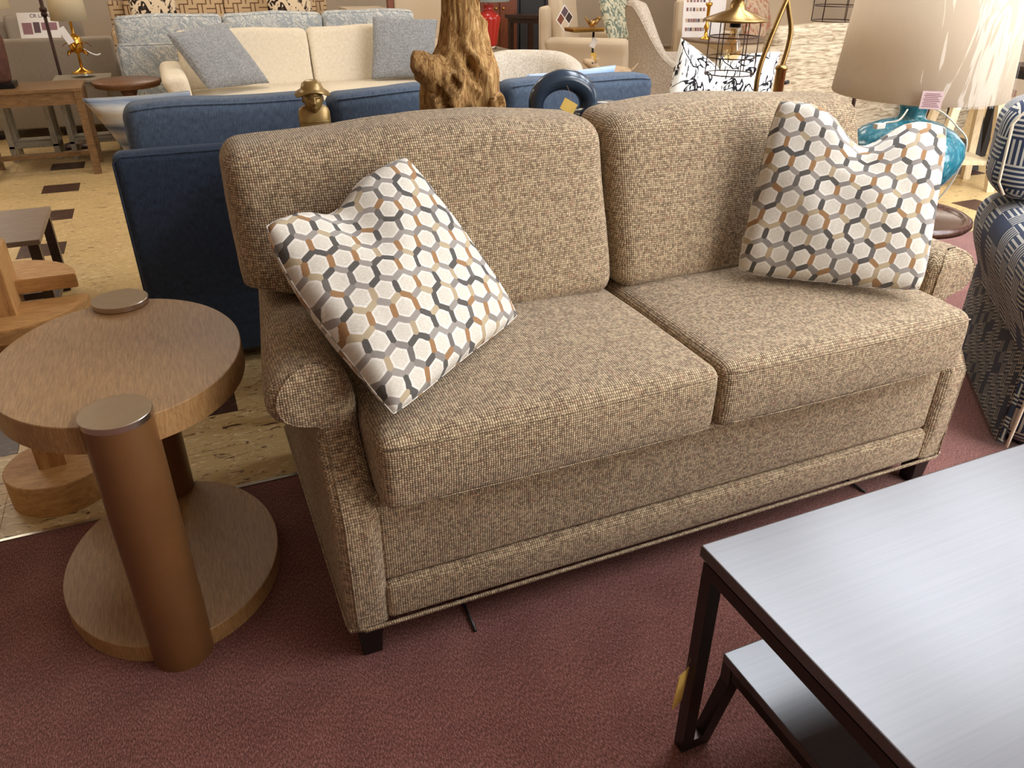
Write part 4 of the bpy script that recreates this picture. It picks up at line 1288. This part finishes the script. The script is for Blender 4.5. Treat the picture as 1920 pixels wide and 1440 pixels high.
def build_gilt_lamp():
    t = thing('table_lamp', 'gilt flower lamp with cream shade on clear base', 'lamp', (-.70, 5.92, .585))
    obj('acrylic_base', lathe([(0, 0), (.085, 0), (.085, .03), (0, .03)], 40), 'glass', t)
    obj('foot', lathe([(0, .03), (.08, .03), (.078, .037), (.02, .058), (.012, .07), (0, .07)], 40), 'gold', t)
    obj('stem', tube([(0, 0, .06), (0, 0, .44)], .010, 12), 'gold', t)
    for k in range(8):
        a = 2*PI*k/8; r = .085 if k % 2 else .095; z = .18 if k % 2 else .235
        bm = bmesh.new()
        n = 7
        L = []
        for i in range(n):
            q = i/(n-1); w = .034*math.sin(PI*min(1, q*.9+.08)); rr = .01+r*q; zz = z+.02*math.sin(q*2.6)-.03*q*q
            d = Vector((math.cos(a), math.sin(a), 0)); s = Vector((-math.sin(a), math.cos(a), 0))
            L.append([bm.verts.new(d*rr+s*w+Vector((0, 0, zz))), bm.verts.new(d*rr+Vector((0, 0, zz-.006))), bm.verts.new(d*rr-s*w+Vector((0, 0, zz)))])
        for p, q2 in zip(L, L[1:]):
            for i in range(2): bm.faces.new((p[i], p[i+1], q2[i+1], q2[i]))
        bmesh.ops.solidify(bm, geom=bm.faces[:], thickness=.003)
        obj('petal', bm, 'gold', t)
    obj('flower_heart', lathe([(0, .165), (.040, .178), (.050, .21), (.048, .27), (.03, .30), (0, .31)], 24), 'gold', t)
    obj('shade', lathe([(.125, .40), (.128, .40), (.110, .68), (.107, .68), (.125, .40)], 48), 'shade_cream', t)
    obj('cord', tube(smoothpts([(.03, .01, .21), (.08, .02, .17), (.12, .03, .15), (.15, .05, .155)], 5), .005, 8), 'plastic', t)
build_gilt_lamp()
hang_tag('price_tag', 'white price tag hanging from the gilt flower lamp', (-.72, 5.86, .93), (-.765, 5.80, .945), .05, .12, 'paper', -0.42, 0)
make_sofa('sofa', 'grey ribbed sofa seen from behind, left of the marbled sofa', 'sofa', (-1.42, 7.20, 0), PI, 1.90, .90, 2, 'greige', .46, .60, .16, .80, .78, piping=False, base_z=.08)
def build_brochure(name, label, loc, rz, w, h, tilt, blocks, title=None):
    t = thing(name, label, 'brochure', loc, rz)
    R = Matrix.Rotation(tilt, 3, 'X')
    def card(n, lo, hi, m, par):
        b = box(lo, hi)
        for v in b.verts: v.co = R @ v.co
        return obj(n, b, m, par, False)
    s = card('sheet', (-w/2, -.002, 0), (w/2, .002, h), 'paper', t)
    for (a0, a1, b0, b1, m) in blocks: card('print_block', (a0*w-w/2, -.0035, b0*h), (a1*w-w/2, -.0022, b1*h), m, s)
    if title:
        cu = bpy.data.curves.new('title_text', 'FONT'); cu.body = title; cu.size = h*.2; cu.align_x = 'CENTER'; cu.extrude = .0004
        o = bpy.data.objects.new('title_tmp', cu); COL.objects.link(o)
        dg = bpy.context.evaluated_depsgraph_get(); me = bpy.data.meshes.new_from_object(o.evaluated_get(dg))
        bpy.data.objects.remove(o)
        for v in me.vertices:
            v.co = R @ Vector((v.co.x+.1*w, -.0035-v.co.z, v.co.y+.80*h))
        me.name = 'title_text'; me.materials.clear(); me.materials.append(MT['ink_dark'])
        o = bpy.data.objects.new('title_text', me); COL.objects.link(o); o.parent = s
build_brochure('brochure_stand', 'white printed brochure standing on the grey sofa back', (-1.01, 6.80, .80), math.radians(-4), .30, .20, math.radians(-18), [(.08, .32, .15, .6, 'ink'), (.36, .52, .2, .62, 'ink_dark'), (.56, .95, .3, .6, 'ink')], 'CR LAINE')
make_sofa('armchair', 'small grey ribbed chair between the gilt lamp and the marbled sofa', 'armchair', (-1.15, 8.60, 0), .25, .85, .85, 1, 'greige', .45, .58, .14, .80, .86, piping=False)
make_sofa('armchair', 'tall taupe armchair at the far left behind the brochure', 'armchair', (-2.35, 8.70, 0), .2, 1.0, .9, 1, 'greige', .5, .7, .16, 1.15, 1.22, piping=False)
simple_table('low_table', 'low brown table beyond the gilt lamp shade', (.10, 8.1, 0), 0, .9, .5, .80, 'redwood', 'redwood', .06, .05, .1)

# ---- far sofas and frames along the back
make_sofa('sofa', 'beige sofa with brown dash pattern against the back wall', 'sofa', (.70, 9.15, 0), 0, 2.5, .95, 2, 'dash', .50, .72, .16, .95, 1.05, piping=True, lean=.06, cush_side_in=.16)
pillow('scatter_pillow', ((-.34, 8.92, .58), (.16, 8.92, .58), (.18, 9.1, 1.04), (-.32, 9.1, 1.04)), .09, 'ikat', 'black and cream ikat pillow on the near-left end of the dash-patterned sofa', seed=31)
pillow('scatter_pillow', ((1.14, 8.85, .54), (1.66, 8.85, .54), (1.66, 9.0, 1.02), (1.14, 9.0, 1.02)), .09, 'ikat', 'black and cream ikat pillow on the right end of the dash-patterned sofa', seed=32)
simple_table('end_table', 'dark end table with pale top right of the dash-patterned sofa', (2.26, 8.95, 0), 0, .50, .5, .86, 'beige', 'darkwood', .05, .04, .12)
def build_wood_chair():
    t = thing('armchair', 'reddish wood frame chair with beige panel beyond the grey pillow', 'armchair', (2.98, 8.30, 0), .05)
    for x in (-.46, .46):
        obj('post', box((x-.035, .28, 0), (x+.035, .35, 1.15), .006), 'redwood', t, False)
        obj('leg', box((x-.035, -.40, 0), (x+.035, -.33, .64), .006), 'redwood', t, False)
        obj('arm_rest', box((x-.045, -.42, .64), (x+.045, .30, .68), .01), 'redwood', t, False)
    obj('back_panel', soft_box((-.42, .26, .50), (.42, .36, 1.12), .03, None, (6, 2, 6)), 'beige', t)
    obj('seat_cushion', soft_box((-.42, -.38, .34), (.42, .26, .52), .04, puff(.02), (6, 6, 3)), 'beige', t)
    obj('seat_rail', box((-.43, -.38, .26), (.43, .33, .34)), 'redwood', t, False)
build_wood_chair()
def build_cabinet(name, label, loc, w, d, h, m, doors=2):
    t = thing(name, label, 'cabinet', loc)
    obj('body', box((-w/2, -d/2, 0), (w/2, d/2, h), .006), m, t, False)
    for i in range(doors):
        x0 = -w/2+.03+(w-.06)*i/doors; x1 = -w/2+.03+(w-.06)*(i+1)/doors
        dd = obj('door', box((x0+.01, -d/2-.018, .06), (x1-.01, -d/2, h-.06), .004), m, t, False)
        obj('handle', lathe([(0, 0), (.012, 0), (.016, .01), (.012, .02), (0, .022)], 12, 1, 1, None, (0, 0, 0)), 'gold', dd)
        k = dd.children[0]; k.location = (x1-.05 if i == 0 else x0+.05, -d/2-.018, h*.55); k.rotation_euler = (PI/2, 0, 0)
    return t
build_cabinet('cabinet', 'tall reddish wood cabinet behind the driftwood trunk', (3.95, 8.95, 0), .5, .45, 1.5, 'redwood')
build_cabinet('cabinet', 'black cabinet behind the red lamp', (4.75, 9.3, 0), .8, .45, 1.3, 'black_wood')

# ================================================================== middle and right background
def build_red_lamp():
    tb = simple_table('end_table', 'small grey-topped table holding the red lamp', (3.10, 7.0, 0), 0, .42, .42, .545, 'greywood', 'darkwood', .04)
    t = thing('table_lamp', 'glossy red ceramic lamp with pale blue shade beside the driftwood', 'lamp', (3.12, 7.0, .545))
    obj('foot', lathe([(0, 0), (.085, 0), (.085, .03), (0, .03)], 32), 'steel', t)
    obj('body', lathe([(0, .03), (.082, .03), (.09, .05), (.128, .29), (.128, .305), (.11, .33), (.06, .36), (.05, .39), (.054, .425), (0, .425)], 48), 'red', t)
    obj('stem', tube([(0, 0, .42), (0, 0, .50)], .010, 10), 'steel', t)
    obj('shade', lathe([(.22, .455), (.223, .455), (.17, .72), (.167, .72), (.22, .455)], 48), 'shade_blue', t)
build_red_lamp()
def build_demilune():
    t = thing('demilune_table', 'dark half-round demilune table behind the pale tub chair', 'table', (4.25, 8.30, 0), 0)
    r = .40
    pts = [(r*math.cos(a), -r*.8*math.sin(a)) for a in [PI*i/30 for i in range(31)]][::-1]
    obj('table_top', slab(pts, .745, .785, None, .004), 'darkwood', t, False)
    ap = [(p[0]*.9, p[1]*.9) for p in pts]
    obj('apron', slab(ap, .695, .745), 'darkwood', t, False)
    for a in (8, 62, 118, 172):
        q = math.radians(a); x, y = r*.84*math.cos(q), -r*.84*.8*math.sin(q)
        obj('leg', box((x-.028, y-.028, 0), (x+.028, y+.028, .695), .003), 'darkwood', t, False)
build_demilune()
barrel_chair('tub_chair', 'pale boucle tub chair right of the driftwood', (2.27, 4.12, 0), math.radians(-28), .345, .46, .80, .71, 'boucle_pale', .12)
make_sofa('armchair', 'cream armchair with leaf pillow behind the stone animal', 'armchair', (4.33, 6.95, 0), math.radians(52), 1.15, .95, 1, 'beige', .50, .66, .18, .95, 1.05, roll=True, piping=True)
pillow('scatter_pillow', ((4.37, 6.60, .60), (4.80, 6.78, .60), (4.72, 6.95, 1.02), (4.30, 6.78, 1.03)), .09, 'leaf', 'green leaf print pillow on the cream armchair', seed=41)
def build_swatch_tag():
    t = thing('swatch_card', 'small fabric swatch card hanging on the cream armchair side', 'tag', (3.72, 6.42, .86), math.radians(20))
    R = Matrix.Rotation(.7, 3, 'Y')
    def c(n, lo, hi, m, par=t):
        b = box(lo, hi)
        for v in b.verts: v.co = R @ v.co
        return obj(n, b, m, par, False)
    s = c('card', (-.09, -.002, -.09), (.09, .002, .09), 'paper')
    for i in range(2):
        for j in range(2): c('swatch', (-.08+.085*i, -.004, -.08+.085*j), (-.005+.085*i, -.0025, -.005+.085*j), ('redwood', 'ink_dark', 'beige', 'darkwood')[i*2+j], s)
build_swatch_tag()
def build_tray_stand():
    t = thing('drink_table', 'slim black stand with brass tray and bird behind the blue sofa', 'table', (3.72, 5.80, 0))
    obj('base', lathe([(0, 0), (.13, 0), (.13, .012), (.02, .025), (0, .025)], 32), 'blackmetal', t)
    obj('pole', tube([(0, 0, .02), (0, 0, .79)], .011, 10), 'blackmetal', t)
    tr = obj('tray', box((-.26, -.10, .79), (.06, .10, .815), .003), 'brass', t, False)
    obj('tray_rim', box((-.265, -.105, .81), (.065, .105, .822), .002), 'gold', tr, False)
    bm = bmesh.new(); bmesh.ops.create_uvsphere(bm, u_segments=20, v_segments=14, radius=1)
    for v in bm.verts: v.co = Vector((v.co.x*.055, v.co.y*.028, v.co.z*.030+.865+v.co.x*.02))
    obj('bird_body', bm, 'brass', t)
    bm = bmesh.new(); bmesh.ops.create_uvsphere(bm, u_segments=16, v_segments=12, radius=.020, matrix=Matrix.Translation((.05, 0, .898)))
    obj('bird_head', bm, 'brass', t)
    obj('bird_tail', tube([(-.045, 0, .86), (-.075, 0, .885), (-.10, 0, .915)], [.016, .011, .005], 8), 'brass', t)
    obj('bird_beak', tube([(.066, 0, .898), (.085, 0, .894)], [.006, .001], 8), 'brass', t)
    obj('bird_leg', tube([(0, 0, .82), (0, 0, .85)], .005, 6), 'brass', t)
build_tray_stand()
hang_tag('price_tag', 'white diamond tag on the slim black stand', (3.72, 5.785, .74), (3.735, 5.782, .725), .06, .085, 'paper', .45)
hang_tag('price_tag', 'yellow tag on the slim black stand below the white one', (3.72, 5.785, .62), (3.722, 5.782, .60), .06, .075, 'yellow', 0.03)
simple_table('coffee_table', 'orange-brown wooden coffee table under the stone animal', (3.05, 4.33, 0), 0, .62, .45, .47, 'oak', 'oak', .05)
def build_animal():
    t = thing('animal_statue', 'carved stone animal figure with raised head behind the blue sofa', 'statue', (3.05, 4.32, .474), math.radians(5))
    # body with neck and raised muzzle, grown from one skinned skeleton
    pts = [(.16, 0, .13), (.05, 0, .135), (-.05, 0, .13), (-.10, 0, .165), (-.135, 0, .205), (-.16, 0, .222), (-.20, 0, .238), (-.225, 0, .246)]
    rad = [.055, .066, .062, .040, .034, .036, .024, .017]
    P = smoothpts(pts, 4); R = []
    for i in range(len(rad)-1):
        for k in range(4): R.append(rad[i]+(rad[i+1]-rad[i])*k/4)
    R.append(rad[-1])
    bm = tube(P, R, 16)
    bmesh.ops.create_uvsphere(bm, u_segments=16, v_segments=10, radius=.054, matrix=Matrix.Translation((.165, 0, .13)))
    for sx in (.13, -.07):
        for sy in (-.034, .034):
            tube([(sx, sy, .11), (sx+.012, sy, .055), (sx, sy, 0)], [.026, .016, .018], 10, bm)
    for sy in (-.02, .02): tube([(-.142, sy, .225), (-.128, sy*1.9, .258), (-.12, sy*2.1, .272)], [.012, .011, .003], 8, bm)
    tube([(.21, 0, .15), (.25, 0, .17), (.285, 0, .205)], [.008, .006, .003], 8, bm)
    obj('body', bm, 'sheep', t)
    for sy in (-1, 1):
        bm = bmesh.new(); bmesh.ops.create_uvsphere(bm, u_segments=10, v_segments=8, radius=.007, matrix=Matrix.Translation((-.165, sy*.033, .232)))
        obj('eye', bm, 'darkwood', t)
build_animal()
barrel_chair('tub_chair', 'tall grey boucle tub chair sweeping down to low arms', (4.16, 5.02, 0), math.radians(76), .43, .44, 1.08, .62, 'boucle', .13, 1.0, 'darkwood', 1.0, .06, .5)
t_ = thing('ottoman', 'beige ottoman under the ink-drawing pillows', 'ottoman', (3.02, 2.98, 0))
obj('cushion', soft_box((-.42, -.25, .20), (.42, .25, .50), .05, puff(.03, .01), (8, 6, 4)), 'beige', t_)
for sx in (-.34, .34):
    for sy in (-.17, .17): obj('leg', lathe([(0, 0), (.018, 0), (.026, .21), (0, .21)], 12, 1, 1, None, (sx, sy, 0)), 'darkwood', t_)
pillow('scatter_pillow', ((2.64, 2.88, .56), (3.04, 2.80, .555), (3.05, 2.94, .80), (2.80, 3.02, .99)), .10, 'bw', 'black ink-drawing pillow nearer the blue sofa on the ottoman', seed=51, wr=.005)
pillow('scatter_pillow', ((3.02, 2.98, .56), (3.36, 2.80, .56), (3.50, 2.92, .895), (3.16, 3.10, .86)), .10, 'bw', 'black ink-drawing pillow under the lantern cage on the ottoman', seed=52, wr=.005)

def lantern(t, c, m_frame, m_cap, s=1.0, bulb=True):
    """cage lantern hanging below c (top of the cap)"""
    cx, cy, cz = c
    rs = .098*s; h = .20*s
    cap = lathe([(0, 0), (.016*s, 0), (.03*s, -.012*s), (.03*s, -.025*s), (.022*s, -.03*s), (.03*s, -.045*s), (.032*s, -.065*s), (.125*s, -.098*s), (.130*s, -.103*s), (.126*s, -.108*s), (.03*s, -.082*s), (0, -.082*s)], 48, 1, 1, None, c)
    obj('cap', cap, m_cap, t)
    z0 = cz-.105*s
    for k in range(6):
        a = 2*PI*k/6+.3
        obj('cage_wire', tube([(cx+rs*math.cos(a), cy+rs*math.sin(a), z0), (cx+rs*math.cos(a), cy+rs*math.sin(a), z0-h)], .0022*s, 6), m_frame, t)
    for q in (.30, .68, 1.0):
        obj('cage_ring', tube([(cx+rs*math.cos(a), cy+rs*math.sin(a), z0-h*q) for a in [2*PI*i/40 for i in range(40)]], .0024*s, 6, closed=True), m_frame, t)
    obj('socket', lathe([(0, 0), (.022*s, 0), (.022*s, -.035*s), (0, -.035*s)], 20, 1, 1, None, (cx, cy, z0+.01)), 'blackmetal', t)
    if bulb:
        obj('bulb', lathe([(.014*s, -.03*s), (.018*s, -.05*s), (.036*s, -.105*s), (.034*s, -.13*s), (.02*s, -.148*s), (0, -.152*s)], 24, 1, 1, None, (cx, cy, z0)), 'amberglass', t)
        obj('filament', tube([(cx, cy, z0-.04*s), (cx+.006*s, cy, z0-.08*s), (cx-.006*s, cy, z0-.09*s), (cx, cy, z0-.12*s)], .002*s, 6), 'gold', t)

def build_lantern_lamp():
    t = thing('floor_lamp', 'antique brass floor lamp with a wire cage lantern behind the sofa', 'floor lamp', (2.335, 1.60, 0))
    X, Y = 2.335, 1.60
    obj('base', lathe([(0, 0), (.15, 0), (.15, .012), (.05, .03), (.02, .05), (0, .05)], 40), 'brass', t)
    obj('pole', tube([(.035, 0, .03), (.03, 0, .95)], .013, 14), 'brass', t)
    obj('collar', lathe([(0, .80), (.022, .80), (.022, .985), (.028, .99), (.028, 1.0), (.012, 1.01), (0, 1.01)], 24, 1, 1, None, (.03, 0, 0)), 'brass', t)
    obj('switch_knob', tube([(.05, 0, .93), (.08, 0, .935)], .008, 10), 'blackmetal', t)
    P = smoothpts([(.03, 0, 1.0), (.046, 0, 1.08), (.046, 0, 1.15), (.02, 0, 1.22), (-.01, 0, 1.29), (-.06, 0, 1.38), (-.14, 0, 1.43), (-.22, 0, 1.40), (-.25, 0, 1.33)], 8)
    obj('arm', tube(P, .0105, 12), 'brass', t)
    P = smoothpts([(.00, 0, 1.27), (-.03, 0, 1.19), (-.062, 0, 1.10), (-.09, 0, 1.0), (-.092, 0, .90), (-.06, 0, .80), (.03, 0, .70)], 8)
    obj('brace', tube(P, .0105, 12), 'brass', t)
    obj('hanging_link', tube([(-.25, 0, 1.335), (-.25, 0, 1.296)], .005, 8), 'brass', t)
    lantern(t, (-.25, 0, 1.30), 'brownmetal', 'brass', 1.03)
    return t
build_lantern_lamp()
def build_dark_lantern():
    t = thing('floor_lamp', 'dark bronze cage lantern lamp beside the wrapped shade', 'floor lamp', (3.10, 2.15, 0))
    obj('base', lathe([(0, 0), (.14, 0), (.14, .012), (.05, .03), (.02, .05), (0, .05)], 40), 'brownmetal', t)
    obj('pole', tube([(.30, 0, 0.01), (.30, 0, 1.50), ], .011, 12), 'brownmetal', t)
    obj('foot_bar', box((-.02, -.02, 0), (.32, .02, .012)), 'brownmetal', t, False)
    obj('arm', tube(smoothpts([(.30, 0, 1.48), (.26, 0, 1.56), (.15, 0, 1.58), (.06, 0, 1.54), (.04, 0, 1.46)], 6), .010, 10), 'brownmetal', t)
    lantern(t, (.04, 0, 1.47), 'brownmetal', 'brownmetal', 1.12, False)
build_dark_lantern()
make_sofa('sofa', 'rippled beige sofa seen from behind, between brass lamp and teal lamp', 'sofa', (4.85, 3.80, 0), PI, 2.2, .95, 2, 'ripple', .46, .62, .14, .87, .985, piping=False, cush_side_in=.10, base_z=.05)
make_sofa('sofa', 'plain beige sofa with plaid pillow beyond the rippled sofa', 'sofa', (7.0, 7.2, 0), .15, 2.4, .95, 2, 'beige', .48, .66, .16, .95, 1.02, piping=True)
pillow('scatter_pillow', ((6.3, 6.75, .52), (6.75, 6.85, .52), (6.72, 7.0, .98), (6.25, 6.92, .96)), .09, 'coral', 'coral plaid pillow on the plain beige sofa', seed=61)
def build_pedestal_white():
    t = thing('pedestal_table', 'round table with brown top on a white turned pedestal behind tub chair', 'table', (5.45, 6.05, 0))
    obj('table_top', lathe([(0, .625), (.42, .625), (.45, .635), (.455, .65), (.44, .662), (0, .662)], 64), 'taupe_top', t)
    obj('pedestal', lathe([(0, .06), (.10, .06), (.08, .14), (.06, .18), (.10, .30), (.12, .38), (.07, .50), (.06, .54), (.10, .54), (.24, .60), (.26, .625), (0, .625)], 40), 'white_paint', t)
    obj('foot', lathe([(0, 0), (.28, 0), (.28, .04), (.10, .07), (0, .07)], 40), 'white_paint', t)
build_pedestal_white()
def build_swatch_board():
    t = thing('swatch_board', 'white finish sample board with rows of small colour chips', 'board', (5.12, 6.15, .662), math.radians(-20))
    R = Matrix.Rotation(math.radians(-10), 3, 'X')
    def c(n, lo, hi, m, par):
        b = box(lo, hi)
        for v in b.verts: v.co = R @ v.co
        return obj(n, b, m, par, False)
    s = c('board', (-.13, -.003, 0), (.13, .003, .44), 'paper', t)
    cols = ['redwood', 'ink', 'walnut', 'coral', 'ink_dark', 'mahogany']
    for r in range(4):
        for k in range(6 if r > 1 else 8):
            n = 6 if r > 1 else 8
            x = -.105+.21*(k+.5)/n; z = .06+.085*r+(.02 if r > 1 else 0)
            c('colour_chip', (x-.011, -.0052, z), (x+.011, -.0032, z+.034), cols[(k*5+r*3) % 6], s)
    c('print_line', (-.08, -.0048, .40), (.09, -.0032, .404), 'ink', s); c('print_line', (-.08, -.0048, .42), (.09, -.0032, .426), 'ink', s)
build_swatch_board()
tag(obj('sample_card', box((5.36, 6.25, .662), (5.56, 6.256, 1.02), .001), 'paper', None, False), 'plain white sample card standing right of the colour chip board', 'board')
def vase(name, label, loc, prof, m):
    o = obj(name, lathe(prof, 32), m); o.location = loc; return tag(o, label, 'vase')
vase('glass_vase', 'tall clear glass vase on the white pedestal table', (5.68, 6.15, .662), [(0, 0), (.05, 0), (.05, .008), (.035, .02), (.05, .10), (.06, .30), (.065, .42), (.062, .42), (.056, .30), (.046, .10), (.028, .024), (0, .022)], 'glass')
vase('candle_stand', 'gilt turned candle stand beside the colour chip board', (5.10, 5.92, .662), [(0, 0), (.055, 0), (.055, .01), (.02, .03), (.014, .08), (.03, .12), (.014, .15), (.018, .30), (.034, .32), (.034, .34), (0, .34)], 'gold')

# ---- stools and tables at the far right
def build_stool(name, label, loc, rz, m, h=.64, w=.42, top='walnut'):
    t = thing(name, label, 'stool', loc, rz)
    obj('seat', box((-w/2, -w*.42, h-.04), (w/2, w*.42, h), .005), top, t, False)
    for sx in (-1, 1):
        for sy in (-1, 1):
            P0 = Vector((sx*w*.34, sy*w*.30, h-.04)); P1 = Vector((sx*w*.52, sy*w*.44, 0))
            bm = bmesh.new(); k = .024
            a = [bm.verts.new(P0+Vector((dx*k, dy*k, 0))) for dx, dy in ((-1, -1), (1, -1), (1, 1), (-1, 1))]
            b = [bm.verts.new(P1+Vector((dx*k, dy*k, 0))) for dx, dy in ((-1, -1), (1, -1), (1, 1), (-1, 1))]
            bm.faces.new(a); bm.faces.new(b[::-1])
            for i in range(4): bm.faces.new((a[i], b[i], b[(i+1) % 4], a[(i+1) % 4]))
            bmesh.ops.recalc_face_normals(bm, faces=bm.faces)
            obj('leg', bm, m, t, False)
    obj('shelf', box((-w*.44, -w*.36, .17), (w*.44, w*.36, .20), .003), m, t, False)
    return t
build_stool('stool', 'pale wood stool with splayed legs and low shelf near teal lamp', (4.86, 2.55, 0), -.45, 'palewood', .66, .40)
build_stool('stool', 'black stool with splayed legs behind the pale wood stool', (5.25, 3.05, 0), -.3, 'black_wood', .66, .46, 'darkwood')
def build_runner_table():
    t = simple_table('display_table', 'dark display table at the far right behind the navy armchair', (6.25, 2.75, 0), -.1, .9, .7, .70, 'darkwood', 'black_wood', .06)
    bm = soft_box((5.80, 2.32, .703), (6.7, 2.80, .715), .004, None, (10, 4, 1), 2)
    r = thing('table_runner', 'navy and white fringed runner on the dark display table', 'runner', (6.25, 2.56, .70), -.1)
    obj('cloth', soft_box((-.40, -.20, .001), (.40, .22, .010), .003, None, (10, 4, 1), 2), 'stripe2', r)
    fr = bmesh.new()
    for i in range(24): tube([(-.40+.8*i/23, -.20, .004), (-.40+.8*i/23, -.213, -.03), (-.40+.8*i/23+.004, -.214, -.12)], .004, 5, fr)
    o = obj('fringe', fr, 'palewood', r); o['kind'] = 'stuff'
build_runner_table()
